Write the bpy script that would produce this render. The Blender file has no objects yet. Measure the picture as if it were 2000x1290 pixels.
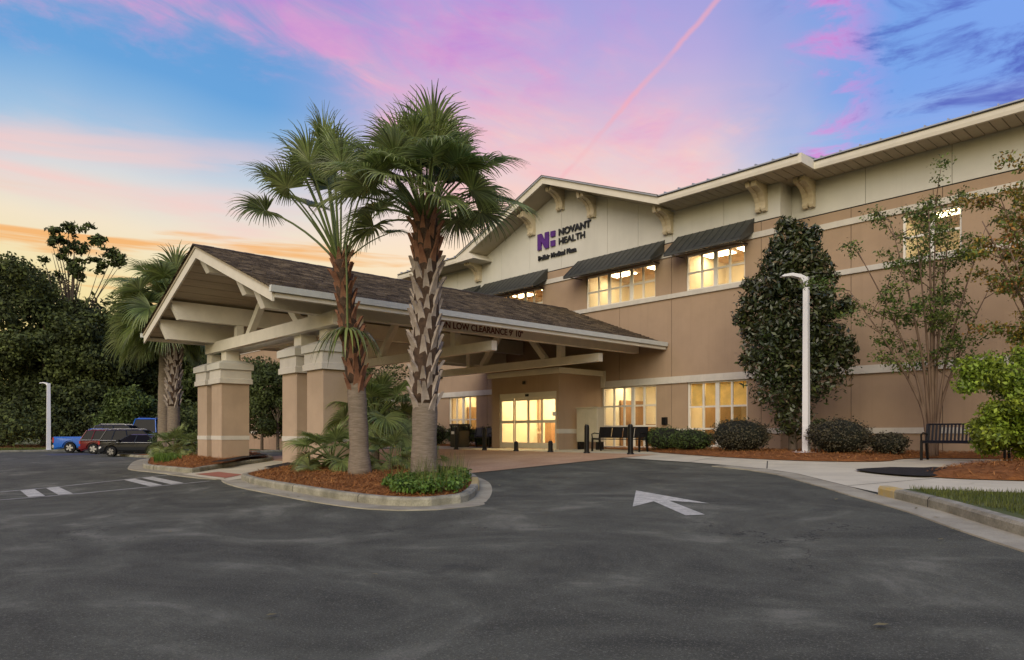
import bpy, bmesh, math, random
import numpy as np
from mathutils import Vector, Matrix, geometry as mgeo, noise as mnoise

R = math.radians
SC = bpy.context.scene
COL = SC.collection

# ------------------------------------------------------------------ camera
YAW = R(47.8)                       # camera heading, left of +Y (the building's depth axis)
cam_d = bpy.data.cameras.new('camera')
cam_d.sensor_width = 36.0
cam_d.lens = 36.0 * 1378 / 2000
cam_d.shift_y = (847 - 645) / 2000
cam_d.clip_end = 6000
cam_o = bpy.data.objects.new('camera', cam_d)
COL.objects.link(cam_o)
cam_o.location = (0, 0, 1.5)
cam_o.rotation_euler = (R(90), 0, YAW)
SC.camera = cam_o

# ------------------------------------------------------------------ sky (dusk) and sun
SUN_EL, SUN_AZ = R(30), R(148)      # soft high light from behind the photographer; azimuth clockwise from +Y
wd = bpy.data.worlds.new('World')
SC.world = wd
wd.use_nodes = True
WN, WL = wd.node_tree.nodes, wd.node_tree.links
WN.clear()


def srgb(r, g, b, k=1.0):
    f = lambda v: ((v / 255 + .055) / 1.055) ** 2.4 if v > 10.3 else v / 255 / 12.92
    return (f(r) * k, f(g) * k, f(b) * k, 1)


class NB:
    """tiny node-graph builder"""
    def __init__(s, tree):
        s.n, s.l = tree.nodes, tree.links

    def _in(s, sock, v):
        if hasattr(v, 'is_output') or isinstance(v, bpy.types.NodeSocket):
            s.l.new(v, sock)
        elif v is not None:
            sock.default_value = v

    def m(s, op, a, b=None, c=None, clamp=False):
        n = s.n.new('ShaderNodeMath'); n.operation = op; n.use_clamp = clamp
        for i, v in enumerate((a, b, c)):
            if v is not None: s._in(n.inputs[i], v)
        return n.outputs[0]

    def ss(s, x, lo, hi):                      # smoothstep
        n = s.n.new('ShaderNodeMapRange'); n.interpolation_type = 'SMOOTHSTEP'
        s._in(n.inputs['Value'], x); n.inputs['From Min'].default_value = lo; n.inputs['From Max'].default_value = hi
        return n.outputs[0]

    def vm(s, op, a, b=None):
        n = s.n.new('ShaderNodeVectorMath'); n.operation = op
        s._in(n.inputs[0], a)
        if b is not None: s._in(n.inputs[1], b)
        return n.outputs['Value'] if op in ('DOT_PRODUCT', 'LENGTH') else n.outputs[0]

    def xyz(s, v):
        n = s.n.new('ShaderNodeSeparateXYZ'); s._in(n.inputs[0], v); return n.outputs

    def comb(s, x, y, z):
        n = s.n.new('ShaderNodeCombineXYZ')
        for i, v in enumerate((x, y, z)): s._in(n.inputs[i], v)
        return n.outputs[0]

    def noise(s, v, scale, detail=4, rough=.55, dist=0, out=0):
        n = s.n.new('ShaderNodeTexNoise')
        if v is not None: s._in(n.inputs['Vector'], v)
        n.inputs['Scale'].default_value = scale; n.inputs['Detail'].default_value = detail
        n.inputs['Roughness'].default_value = rough; n.inputs['Distortion'].default_value = dist
        return n.outputs[out]

    def ramp(s, x, stops, interp='LINEAR'):
        n = s.n.new('ShaderNodeValToRGB'); n.color_ramp.interpolation = interp
        s._in(n.inputs[0], x); e = n.color_ramp.elements
        e[0].position, e[0].color = stops[0]; e[1].position, e[1].color = stops[-1]
        for p, c in stops[1:-1]:
            q = e.new(p); q.color = c
        return n.outputs[0]

    def mix(s, f, a, b, mode='MIX'):
        n = s.n.new('ShaderNodeMix'); n.data_type = 'RGBA'; n.blend_type = mode
        s._in(n.inputs['Factor'], f); s._in(n.inputs[6], a); s._in(n.inputs[7], b)
        return n.outputs[2]


w = NB(wd.node_tree)
tc = WN.new('ShaderNodeTexCoord')
d0 = w.vm('NORMALIZE', tc.outputs['Generated'])
rot = WN.new('ShaderNodeVectorRotate'); rot.rotation_type = 'Z_AXIS'
WL.new(d0, rot.inputs['Vector']); rot.inputs['Angle'].default_value = -YAW
dv = rot.outputs[0]                 # x: right of the view heading, y: along it, z: up
dx, dy, dz = w.xyz(dv)
el = w.m('MULTIPLY', w.m('ARCSINE', dz), 180 / math.pi)
az = w.m('MULTIPLY', w.m('ARCTAN2', dx, dy), 180 / math.pi)
ell = w.m('ADD', el, w.m('MULTIPLY', w.m('SUBTRACT', w.noise(dv, 2.2, 3), .5), 6))
base = w.ramp(w.m('DIVIDE', ell, 90, clamp=True), [
    (0.0, srgb(255, 212, 104)), (6 / 90, srgb(255, 224, 130)), (11 / 90, srgb(255, 234, 172)), (14.5 / 90, srgb(254, 236, 204)),
    (17.5 / 90, srgb(226, 226, 226)), (20.5 / 90, srgb(164, 200, 232)), (24.5 / 90, srgb(106, 168, 226)), (36 / 90, srgb(92, 148, 216)), (.62, srgb(130, 158, 200)), (1.0, srgb(150, 165, 190))])
nis = WN.new('ShaderNodeTexSky'); nis.sky_type = 'NISHITA'; nis.sun_disc = False
nis.sun_elevation = SUN_EL; nis.sun_rotation = SUN_AZ
nisc = w.mix(1.0, nis.outputs[0], (.1, .1, .1, 1), 'MULTIPLY')
base = w.mix(.12, base, nisc)
# blue deepens to the right of the sunset
rightness = w.ss(az, 6, 38)
base = w.mix(w.m('MULTIPLY', rightness, w.ss(el, 8, 22)), base, srgb(124, 164, 236))
# lavender haze between the sunset and the blue
lav = w.ramp(w.m('DIVIDE', ell, 45, clamp=True), [(.2, srgb(255, 232, 176)), (.34, srgb(254, 228, 204)), (.48, srgb(228, 200, 216)), (.62, srgb(190, 172, 222)), (.8, srgb(150, 150, 222)), (1.0, srgb(140, 156, 214))])
lavm = w.m('MULTIPLY', w.ss(az, -20, -5), w.m('SUBTRACT', 1, w.ss(w.m('ADD', az, w.m('MULTIPLY', w.m('SUBTRACT', w.noise(dv, 3.1, 4), .5), 16)), 12, 27)))
base = w.mix(w.m('MULTIPLY', lavm, .88), base, lav)
# the broad pink bank: everything above a wandering diagonal, fading out to the right
nz = w.noise(w.vm('MULTIPLY', dv, (1, 1, 2.2)), 3.4, 7, .62, .6)
nz2 = w.noise(w.vm('MULTIPLY', dv, (1, 1, 3.0)), 9, 6, .6, .3)
elb = w.m('SUBTRACT', 26.2, w.m('MULTIPLY', w.ss(az, -16, 4), 17))           # lower rim of the bank, dropping to the right
jig = w.m('ADD', w.m('MULTIPLY', w.m('SUBTRACT', nz, .5), 9), w.m('MULTIPLY', w.m('SUBTRACT', nz2, .5), 7))
above = w.ss(w.m('ADD', w.m('SUBTRACT', el, elb), jig), -1.6, 2.6)
lo_keep = w.m('MULTIPLY', w.m('SUBTRACT', 24, el), 1.1)
fade = w.m('SUBTRACT', 1, w.ss(w.m('SUBTRACT', w.m('ADD', az, w.m('MULTIPLY', w.m('SUBTRACT', nz, .5), 46)), lo_keep), 2, 19))
bank = w.m('MULTIPLY', above, fade)
pinkc = w.ramp(w.m('DIVIDE', w.m('ADD', el, w.m('MULTIPLY', w.m('SUBTRACT', nz2, .5), 16)), 45, clamp=True), [
    (.22, srgb(255, 232, 192)), (.38, srgb(253, 216, 198)), (.50, srgb(244, 190, 200)), (.60, srgb(226, 166, 208)), (.72, srgb(196, 142, 214)), (1.0, srgb(190, 160, 205))])
streak = w.noise(w.vm('MULTIPLY', w.vm('ADD', dv, w.comb(0, 0, w.m('MULTIPLY', dx, .35))), (1.2, 1.2, 5)), 5.5, 6, .6, .8)
body = w.m('MULTIPLY', bank, w.m('ADD', .22, w.m('MULTIPLY', w.ss(w.m('ADD', w.m('MULTIPLY', streak, .6), w.m('MULTIPLY', nz2, .4)), .34, .62), .72)))
sky = w.mix(body, base, pinkc)
# a lower pink veil at mid height
veil = w.m('MULTIPLY', w.m('MULTIPLY', w.ss(el, 11, 16), w.m('SUBTRACT', 1, w.ss(el, 17.5, 23))), w.ss(w.noise(w.vm('MULTIPLY', dv, (1, 1, 6)), 2.6, 5, .5, .4), .40, .62))
sky = w.mix(w.m('MULTIPLY', veil, .85), sky, srgb(250, 204, 198))
# orange streaks low over the sunset
st = w.noise(w.vm('MULTIPLY', dv, (1.0, 1.0, 14)), 2.6, 5, .55, .5)
low = w.m('MULTIPLY', w.ss(el, 5, 9), w.m('SUBTRACT', 1, w.ss(el, 13.5, 17)))
sky = w.mix(w.m('MULTIPLY', w.m('MULTIPLY', low, w.ss(st, .50, .64)), .85), sky, srgb(246, 176, 100))
# dusky violet cloud rags with pink rims, toward the right
cl = w.noise(w.vm('MULTIPLY', dv, (1.0, 1.0, 3.4)), 6.5, 7, .62, .5)
reg = w.m('MULTIPLY', w.ss(az, 18, 27), w.ss(el, 14, 20))
rim = w.m('MULTIPLY', w.m('MULTIPLY', w.ss(w.m('ADD', az, w.m('MULTIPLY', w.m('SUBTRACT', nz2, .5), 10)), 21, 24.5), w.m('SUBTRACT', 1, w.ss(w.m('ADD', az, w.m('MULTIPLY', w.m('SUBTRACT', cl, .5), 14)), 24.5, 29))), w.ss(el, 13, 18))
sky = w.mix(w.m('MULTIPLY', rim, w.ss(cl, .40, .62)), sky, srgb(232, 138, 214))
sky = w.mix(w.m('MULTIPLY', w.m('MULTIPLY', reg, w.ss(cl, .50, .66)), .72), sky, srgb(66, 70, 176))
# an old contrail, lit pink
def sdir(px, py):
    v = Vector(((px - 1000) / 1378, 1, (847 - py) / 1378)); v.normalize(); return v
c0, c1 = sdir(1110, 332), sdir(1412, -10)
cn = c0.cross(c1).normalized(); cm = (c0 + c1).normalized()
off = w.m('ABSOLUTE', w.m('ADD', w.vm('DOT_PRODUCT', dv, tuple(cn)), w.m('MULTIPLY', w.m('SUBTRACT', nz2, .5), .012)))
wid = w.m('SUBTRACT', 1, w.ss(off, .0003, .0052))
near = w.m('MULTIPLY', w.ss(w.vm('DOT_PRODUCT', dv, tuple(cm)), math.cos(R(12.5)), math.cos(R(8))), w.m('ADD', .12, w.m('MULTIPLY', w.ss(w.noise(dv, 9, 2), .42, .64), .42)))
sky = w.mix(w.m('MULTIPLY', wid, near), sky, srgb(248, 172, 182))
# below the horizon: dull ground tone
sky = w.mix(w.ss(el, -3, 0), srgb(70, 66, 58), sky)
bg = WN.new('ShaderNodeBackground'); WL.new(sky, bg.inputs['Color']); bg.inputs['Strength'].default_value = .60
wo = WN.new('ShaderNodeOutputWorld'); WL.new(bg.outputs[0], wo.inputs['Surface'])

sun_d = bpy.data.lights.new('sun', 'SUN'); sun_d.energy = 1.5; sun_d.angle = R(50); sun_d.color = (1.0, .90, .67)
sun_o = bpy.data.objects.new('sun', sun_d); COL.objects.link(sun_o)
sdv = Vector((math.sin(SUN_AZ) * math.cos(SUN_EL), math.cos(SUN_AZ) * math.cos(SUN_EL), math.sin(SUN_EL)))
sun_o.rotation_euler = sdv.to_track_quat('Z', 'Y').to_euler()

SC.view_settings.view_transform = 'Standard'; SC.view_settings.look = 'None'
SC.view_settings.gamma = 1.0; SC.view_settings.use_curve_mapping = False
SC.view_settings.exposure = 0.74
SC.render.engine = 'CYCLES'
SC.cycles.use_denoising = True
SC.cycles.max_bounces = 7; SC.cycles.diffuse_bounces = 3; SC.cycles.glossy_bounces = 3; SC.cycles.transparent_max_bounces = 12
SC.cycles.sample_clamp_indirect = 4.0; SC.cycles.caustics_reflective = False; SC.cycles.caustics_refractive = False

# ------------------------------------------------------------------ materials
MATS = {}


def mat(name, c, rough=.8, var=.12, vs=3.0, bump=0.0, bs=40.0, metal=0.0, c2=None, stretch=(1, 1, 1), spec=.35, world=False, fine=0.0, tint=0.0, trans=0.0, stain=0.0, streak=0.0):
    m = bpy.data.materials.new(name); m.use_nodes = True
    t = NB(m.node_tree); bs_ = m.node_tree.nodes['Principled BSDF']
    if world:
        v = m.node_tree.nodes.new('ShaderNodeNewGeometry').outputs['Position']
    else:
        v = m.node_tree.nodes.new('ShaderNodeTexCoord').outputs['Object']
    v = t.vm('MULTIPLY', v, stretch)
    c = tuple(c)[:3] + (1,)
    if c2 is None:
        lo = tuple(x * (1 - var) for x in c[:3]) + (1,); hi = tuple(min(1, x * (1 + var)) for x in c[:3]) + (1,)
    else:
        lo, hi = c, tuple(c2)[:3] + (1,)
    f = t.ss(t.noise(v, vs, 6, .6), .3, .7)
    col = t.mix(f, lo, hi)
    if fine:
        col = t.mix(t.m('MULTIPLY', t.ss(t.noise(v, bs, 3, .7), .35, .7), fine), col, tuple(x * .45 for x in c[:3]) + (1,))
    if stain:
        col = t.mix(t.m('MULTIPLY', t.ss(t.noise(v, vs * .35, 7, .7, 1.0), .5, .72), stain), col, tuple(x * .35 for x in c[:3]) + (1,))
    if streak:
        sv = t.vm('MULTIPLY', v, (5.0, 5.0, .16))
        col = t.mix(t.m('MULTIPLY', t.ss(t.noise(sv, 1.0, 5, .6), .50, .72), streak), col, tuple(x * .55 for x in c[:3]) + (1,))
    if tint:
        a = m.node_tree.nodes.new('ShaderNodeAttribute'); a.attribute_name = 'tint'
        col = t.mix(1.0, col, t.ramp(a.outputs['Fac'], [(0, (1 - tint, 1 - tint, 1 - tint, 1)), (1, (1 + tint, 1 + tint, 1 + tint * .6, 1))]), 'MULTIPLY')
    m.node_tree.links.new(col, bs_.inputs['Base Color'])
    bs_.inputs['Roughness'].default_value = rough; bs_.inputs['Metallic'].default_value = metal
    bs_.inputs['Specular IOR Level'].default_value = spec
    if bump:
        b = m.node_tree.nodes.new('ShaderNodeBump'); b.inputs['Strength'].default_value = bump; b.inputs['Distance'].default_value = .02
        m.node_tree.links.new(t.noise(v, bs, 4, .65), b.inputs['Height']); m.node_tree.links.new(b.outputs[0], bs_.inputs['Normal'])
    if trans:
        out = m.node_tree.nodes['Material Output']
        tr = m.node_tree.nodes.new('ShaderNodeBsdfTranslucent'); m.node_tree.links.new(col, tr.inputs[0])
        mx = m.node_tree.nodes.new('ShaderNodeMixShader'); mx.inputs[0].default_value = trans
        m.node_tree.links.new(bs_.outputs[0], mx.inputs[1]); m.node_tree.links.new(tr.outputs[0], mx.inputs[2])
        m.node_tree.links.new(mx.outputs[0], out.inputs[0])
    MATS[name] = m
    return m


def emat(name, c, s):
    m = bpy.data.materials.new(name); m.use_nodes = True
    n = m.node_tree.nodes; n.clear()
    e = n.new('ShaderNodeEmission'); e.inputs[0].default_value = tuple(c) + (1,); e.inputs[1].default_value = s
    o = n.new('ShaderNodeOutputMaterial'); m.node_tree.links.new(e.outputs[0], o.inputs[0])
    MATS[name] = m
    return m


def glassmat(name, tintc=(.96, .97, .95), refl=.10):
    m = bpy.data.materials.new(name); m.use_nodes = True
    n = m.node_tree.nodes; l = m.node_tree.links; n.clear()
    tr = n.new('ShaderNodeBsdfTransparent'); tr.inputs[0].default_value = tintc + (1,)
    gl = n.new('ShaderNodeBsdfGlossy'); gl.inputs['Roughness'].default_value = .04
    fr = n.new('ShaderNodeLayerWeight'); fr.inputs[0].default_value = .5
    pw_ = n.new('ShaderNodeMath'); pw_.operation = 'POWER'; l.new(fr.outputs['Facing'], pw_.inputs[0]); pw_.inputs[1].default_value = 4.0
    ad = n.new('ShaderNodeMath'); ad.operation = 'MULTIPLY_ADD'; l.new(pw_.outputs[0], ad.inputs[0]); ad.inputs[1].default_value = .5; ad.inputs[2].default_value = refl * .5; ad.use_clamp = True
    mx = n.new('ShaderNodeMixShader'); l.new(ad.outputs[0], mx.inputs[0]); l.new(tr.outputs[0], mx.inputs[1]); l.new(gl.outputs[0], mx.inputs[2])
    o = n.new('ShaderNodeOutputMaterial'); l.new(mx.outputs[0], o.inputs[0])
    MATS[name] = m
    return m


# asphalt: dark, mottled with broad pale wear and fine aggregate
def asphalt():
    m = bpy.data.materials.new('asphalt'); m.use_nodes = True
    t = NB(m.node_tree); b = m.node_tree.nodes['Principled BSDF']
    p = m.node_tree.nodes.new('ShaderNodeNewGeometry').outputs['Position']
    big = t.noise(t.vm('MULTIPLY', p, (.55, .75, 1)), .62, 7, .66, 1.6)
    mid = t.noise(p, 1.6, 5, .6, .6)
    c = t.ramp(t.m('ADD', t.m('MULTIPLY', big, .75), t.m('MULTIPLY', mid, .25)), [(.37, (.042, .044, .032, 1)), (.46, (.063, .065, .047, 1)), (.55, (.090, .093, .067, 1)), (.66, (.175, .175, .131, 1))])
    agg = t.noise(p, 62, 4, .9)
    c = t.mix(t.m('MULTIPLY', t.ss(agg, .53, .64), .6), c, (.27, .265, .20, 1))
    c = t.mix(t.m('MULTIPLY', t.ss(t.noise(p, 48, 4, .9), .53, .65), .6), c, (.026, .026, .020, 1))
    vor = m.node_tree.nodes.new('ShaderNodeTexVoronoi'); vor.inputs['Scale'].default_value = 3.2; m.node_tree.links.new(p, vor.inputs['Vector'])
    c = t.mix(t.m('MULTIPLY', t.m('SUBTRACT', 1, t.ss(vor.outputs['Distance'], .012, .035)), .7), c, (.26, .25, .22, 1))
    v2 = m.node_tree.nodes.new('ShaderNodeTexVoronoi'); v2.feature = 'DISTANCE_TO_EDGE'; v2.inputs['Scale'].default_value = .16
    m.node_tree.links.new(t.vm('ADD', p, t.vm('MULTIPLY', t.noise(p, .9, 5, .65, out=1), (3.0, 3.0, 0))), v2.inputs['Vector'])
    crack = t.m('MULTIPLY', t.m('SUBTRACT', 1, t.ss(v2.outputs['Distance'], .0012, .0035)), t.ss(t.noise(p, .35, 2), .47, .6))
    c = t.mix(t.m('MULTIPLY', crack, .8), c, (.016, .016, .014, 1))
    oil = t.ss(t.noise(p, .85, 4, .6), .66, .76)
    c = t.mix(t.m('MULTIPLY', oil, .5), c, (.03, .03, .026, 1))
    m.node_tree.links.new(c, b.inputs['Base Color'])
    b.inputs['Roughness'].default_value = .86; b.inputs['Specular IOR Level'].default_value = .25
    bp = m.node_tree.nodes.new('ShaderNodeBump'); bp.inputs['Strength'].default_value = .6; bp.inputs['Distance'].default_value = .012
    m.node_tree.links.new(agg, bp.inputs['Height']); m.node_tree.links.new(bp.outputs[0], b.inputs['Normal'])
    MATS['asphalt'] = m


asphalt()
mat('turf', (.055, .075, .018), .9, c2=(.11, .12, .035), vs=1.2, bump=.6, bs=30, world=True)
mat('concrete', (.55, .51, .37), .85, var=.10, vs=1.1, bump=.15, bs=60, world=True, fine=.12, stain=.25)
mat('kerb_concrete', (.21, .20, .145), .9, c2=(.40, .38, .29), vs=2.4, bump=.4, bs=35, world=True, fine=.35, stain=.45)
mat('gutter_concrete', (.28, .255, .18), .9, c2=(.42, .39, .28), vs=1.5, bump=.2, bs=50, world=True, fine=.25, stain=.4)
mat('yellow_paint', (.52, .36, .08), .7, c2=(.40, .35, .22), vs=5, bump=.2, world=True)
mat('white_paint', (.64, .63, .53), .7, c2=(.38, .38, .31), vs=6, world=True, fine=.75, bs=38)
mat('faded_paint', (.42, .42, .36), .8, c2=(.22, .22, .18), vs=5, world=True, fine=.6, bs=70)
mat('blue_paint', (.05, .065, .11), .8, c2=(.05, .055, .065), vs=2, world=True)
mat('ramp_red', (.34, .13, .08), .85, world=True)
mat('straw', (.20, .072, .016), .95, c2=(.33, .13, .034), vs=3.5, bump=.9, bs=45, world=True, fine=.5)
mat('straw_needle', (.24, .090, .022), .9, c2=(.42, .19, .060), vs=1.7, world=True, tint=.45)
mat('black_mulch', (.010, .009, .008), .95, c2=(.024, .02, .017), vs=9, bump=1, bs=40, world=True)
mat('pavers', (.46, .28, .155), .8, c2=(.56, .37, .22), vs=1.0, world=True, fine=.3, bs=14)
mat('stucco', (.375, .270, .184), .9, var=.07, vs=.7, bump=.25, bs=60, world=True, stain=.07, streak=.16)
mat('stucco_col', (.43, .325, .235), .9, var=.07, vs=1.0, bump=.25, bs=60, world=True, stain=.10, streak=.12)
mat('cream', (.60, .59, .535), .88, var=.05, vs=.7, bump=.2, bs=60, world=True, stain=.06, streak=.10)
mat('band', (.58, .55, .49), .85, var=.06, vs=2, bump=.15, bs=60, world=True, stain=.14, streak=.12)
mat('trim', (.68, .64, .54), .7, var=.05, vs=2, world=True)
mat('trim_beam', (.74, .70, .60), .75, var=.06, vs=2, world=True, stain=.1)
mat('soffit', (.46, .41, .31), .8, var=.05, vs=2, world=True)
mat('soffit_wood', (.48, .41, .30), .8, var=.1, vs=2, world=True, stretch=(6, .5, 1))
mat('bracket', (.60, .52, .37), .6, var=.05, vs=2)
mat('joint', (.10, .08, .06), .9)
mat('dark_joint', (.03, .028, .025), .9)
mat('gutter_white', (.62, .65, .63), .45, var=.05, vs=4, spec=.5)
mat('frame_white', (.76, .74, .68), .5, var=.04)
mat('frame_door', (.60, .56, .46), .45, var=.04)
mat('roof_metal', (.45, .47, .48), .35, metal=.6, var=.06)
mat('awning_green', (.036, .040, .037), .45, var=.15, spec=.5)
mat('shingle', (.060, .043, .030), .95, c2=(.15, .112, .080), vs=3, bump=.6, bs=50, stretch=(1, 1, 1), fine=.4, tint=.45)
mat('interior_wall', (.82, .73, .54), .9, var=.06, vs=.8)
mat('interior_ceiling', (.60, .44, .30), .9, var=.06)
mat('interior_floor', (.30, .16, .08), .6)
mat('furniture', (.34, .20, .10), .7)
mat('shade_cloth', (.85, .68, .30), .9, trans=.5)
mat('black_metal', (.005, .005, .006), .38, var=.2, spec=.3)
mat('white_metal', (.72, .72, .74), .4, var=.04, spec=.5)
mat('cabinet', (.46, .41, .30), .6, var=.05)
mat('sign_purple', (.085, .022, .20), .5)
mat('sign_black', (.018, .02, .025), .5)
mat('sign_maroon', (.13, .028, .022), .6)
mat('bark_palm', (.17, .135, .10), .95, c2=(.27, .22, .17), vs=6, bump=.8, bs=30, stretch=(1, 1, 6))
mat('fibre', (.045, .028, .018), .95, c2=(.09, .055, .035), vs=12, bump=1, bs=40)
mat('boot_grey', (.27, .22, .18), .9, c2=(.50, .43, .37), vs=5, bump=.4, bs=40)
mat('boot_red', (.16, .070, .040), .9, c2=(.30, .16, .095), vs=5, bump=.4, bs=40)
mat('frond', (.15, .21, .058), .34, c2=(.30, .345, .15), vs=1.8, tint=.5, trans=.48, spec=.6)
mat('frond_old', (.17, .15, .055), .7, c2=(.24, .20, .10), vs=2, tint=.3, trans=.2)
mat('petiole', (.10, .13, .035), .6, var=.2)
mat('bark', (.075, .058, .042), .95, c2=(.13, .10, .075), vs=6, bump=.7, bs=25, stretch=(1, 1, .3))
mat('bark_myrtle', (.12, .075, .05), .85, c2=(.20, .14, .10), vs=5, stretch=(1, 1, .3))
mat('leaf_dark', (.038, .055, .016), .75, c2=(.080, .105, .030), vs=.5, tint=.55, trans=.15, world=True)
mat('leaf_mid', (.055, .088, .020), .7, c2=(.105, .140, .036), vs=.6, tint=.5, trans=.2, world=True)
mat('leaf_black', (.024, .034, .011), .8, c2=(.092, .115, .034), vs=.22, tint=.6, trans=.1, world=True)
mat('leaf_magnolia', (.024, .038, .012), .38, c2=(.052, .062, .020), vs=1.2, tint=.6, spec=.6, world=True)
mat('leaf_myrtle', (.085, .145, .032), .6, c2=(.16, .19, .045), vs=1.4, tint=.5, trans=.25, world=True)
mat('leaf_autumn', (.30, .25, .04), .65, c2=(.32, .14, .05), vs=1.3, tint=.5, trans=.25, world=True)
mat('leaf_lime', (.17, .27, .03), .5, c2=(.33, .40, .055), vs=1.7, tint=.5, trans=.3, world=True)
mat('leaf_hedge', (.032, .056, .014), .6, c2=(.062, .095, .024), vs=4, tint=.5, world=True)
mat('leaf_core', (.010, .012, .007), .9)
mat('leaf_plum', (.040, .036, .024), .7, c2=(.075, .066, .040), vs=4, tint=.5, world=True)
mat('leaf_cover', (.06, .13, .018), .55, c2=(.12, .19, .035), vs=4, tint=.5, trans=.2, world=True)
mat('grass', (.07, .095, .018), .7, c2=(.14, .15, .04), vs=.9, tint=.4, trans=.2, world=True)
glassmat('glass')
mat('car_glass', (.006, .007, .008), .06, var=.1, spec=.10)
mat('tyre', (.012, .012, .012), .9)
mat('rim', (.30, .30, .31), .35, metal=.7)
mat('lamp_red', (.35, .02, .02), .3)
mat('lamp_clear', (.6, .6, .6), .2)
for nm, c in (('paint_blue', (.016, .115, .46)), ('paint_red', (.13, .008, .012)), ('paint_black', (.012, .013, .015)), ('paint_grey', (.014, .016, .020)), ('paint_white', (.6, .6, .6))):
    mm = mat(nm, c, .30, var=.03, spec=.22)
    mm.node_tree.nodes['Principled BSDF'].inputs['Coat Weight'].default_value = .35
mat('leaf_brown', (.075, .055, .028), .6, c2=(.11, .08, .04), vs=2, tint=.4, world=True)
emat('light_warm', (1.0, .81, .52), 13.0)
emat('light_lobby', (1.0, .77, .46), 18.0)
emat('light_dim', (1.0, .72, .40), 10.0)
emat('light_neutral', (1.0, .80, .48), 6.0)


# ------------------------------------------------------------------ mesh helpers
class MB:
    def __init__(s): s.v, s.f, s.m = [], [], []

    def add(s, vs, fs, mi=0):
        o = len(s.v); s.v += [tuple(v) for v in vs]; s.f += [tuple(i + o for i in f) for f in fs]; s.m += [mi] * len(fs); return s

    def box(s, x0, x1, y0, y1, z0, z1, mi=0):
        if x0 > x1: x0, x1 = x1, x0
        if y0 > y1: y0, y1 = y1, y0
        if z0 > z1: z0, z1 = z1, z0
        return s.add([(x0, y0, z0), (x1, y0, z0), (x1, y1, z0), (x0, y1, z0), (x0, y0, z1), (x1, y0, z1), (x1, y1, z1), (x0, y1, z1)],
                     [(0, 3, 2, 1), (4, 5, 6, 7), (0, 1, 5, 4), (1, 2, 6, 5), (2, 3, 7, 6), (3, 0, 4, 7)], mi)

    def prism(s, poly, axis, a, b, mi=0):
        """poly: 2-D points; axis 'x': (y,z), 'y': (x,z), 'z': (x,y)"""
        n = len(poly)
        mk = {'x': lambda p, q: (q, p[0], p[1]), 'y': lambda p, q: (p[0], q, p[1]), 'z': lambda p, q: (p[0], p[1], q)}[axis]
        vs = [mk(p, a) for p in poly] + [mk(p, b) for p in poly]
        fs = [tuple(range(n))[::-1], tuple(range(n, 2 * n))] + [(i, (i + 1) % n, n + (i + 1) % n, n + i) for i in range(n)]
        return s.add(vs, fs, mi)

    def tube(s, pts, rad, n=8, mi=0, caps=True):
        pts = [Vector(p) for p in pts]
        if not hasattr(rad, '__len__'): rad = [rad] * len(pts)
        rings = []; up = Vector((0, 0, 1)); side = None
        for i, p in enumerate(pts):
            t = (pts[min(i + 1, len(pts) - 1)] - pts[max(i - 1, 0)]).normalized()
            if side is None:
                side = t.cross(up if abs(t.z) < .95 else Vector((1, 0, 0))).normalized()
            side = (side - t * side.dot(t)).normalized(); o = t.cross(side)
            rings.append([p + (side * math.cos(2 * math.pi * k / n) + o * math.sin(2 * math.pi * k / n)) * rad[i] for k in range(n)])
        vs = [v for r in rings for v in r]; fs = []
        for i in range(len(pts) - 1):
            for k in range(n):
                fs.append((i * n + k, i * n + (k + 1) % n, (i + 1) * n + (k + 1) % n, (i + 1) * n + k))
        if caps: fs += [tuple(range(n))[::-1], tuple(range((len(pts) - 1) * n, len(pts) * n))]
        return s.add(vs, fs, mi)

    def build(s, name, mats, parent=None, smooth=False, local=False, bevel=0.0):
        me = bpy.data.meshes.new(name)
        off = Vector((0, 0, 0)) if (parent is None or local) else worldloc(parent)
        me.from_pydata([tuple(Vector(v) - off) for v in s.v], [], s.f)
        if not isinstance(mats, (list, tuple)): mats = [mats]
        for k in mats: me.materials.append(MATS[k])
        if len(mats) > 1: me.polygons.foreach_set('material_index', s.m)
        bm = bmesh.new(); bm.from_mesh(me)
        bmesh.ops.recalc_face_normals(bm, faces=bm.faces)
        if bevel:
            bmesh.ops.bevel(bm, geom=[e for e in bm.edges], offset=bevel, segments=1, affect='EDGES', clamp_overlap=True)
        bm.to_mesh(me); bm.free()
        if smooth: me.polygons.foreach_set('use_smooth', [True] * len(me.polygons))
        me.update()
        return link(name, me, parent)


def worldloc(o):
    v = Vector(o.location); p = o.parent
    while p: v += Vector(p.location); p = p.parent
    return v


def link(name, me, parent=None, loc=None):
    o = bpy.data.objects.new(name, me); COL.objects.link(o)
    if parent: o.parent = parent
    if loc is not None: o.location = loc
    return o


def tag(o, label=None, cat=None, group=None, kind=None):
    if label: o['label'] = label
    if cat: o['category'] = cat
    if group: o['group'] = group
    if kind: o['kind'] = kind
    return o


def thing(name, loc, label, cat, group=None, rz=0):
    o = bpy.data.objects.new(name, None); COL.objects.link(o); o.empty_display_size = .3
    o.location = loc; o.rotation_euler = (0, 0, rz)
    return tag(o, label, cat, group)


def copy_tree(o, parent=None):
    c = o.copy(); COL.objects.link(c); c.parent = parent
    for ch in list(o.children): copy_tree(ch, c)
    return c


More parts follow.
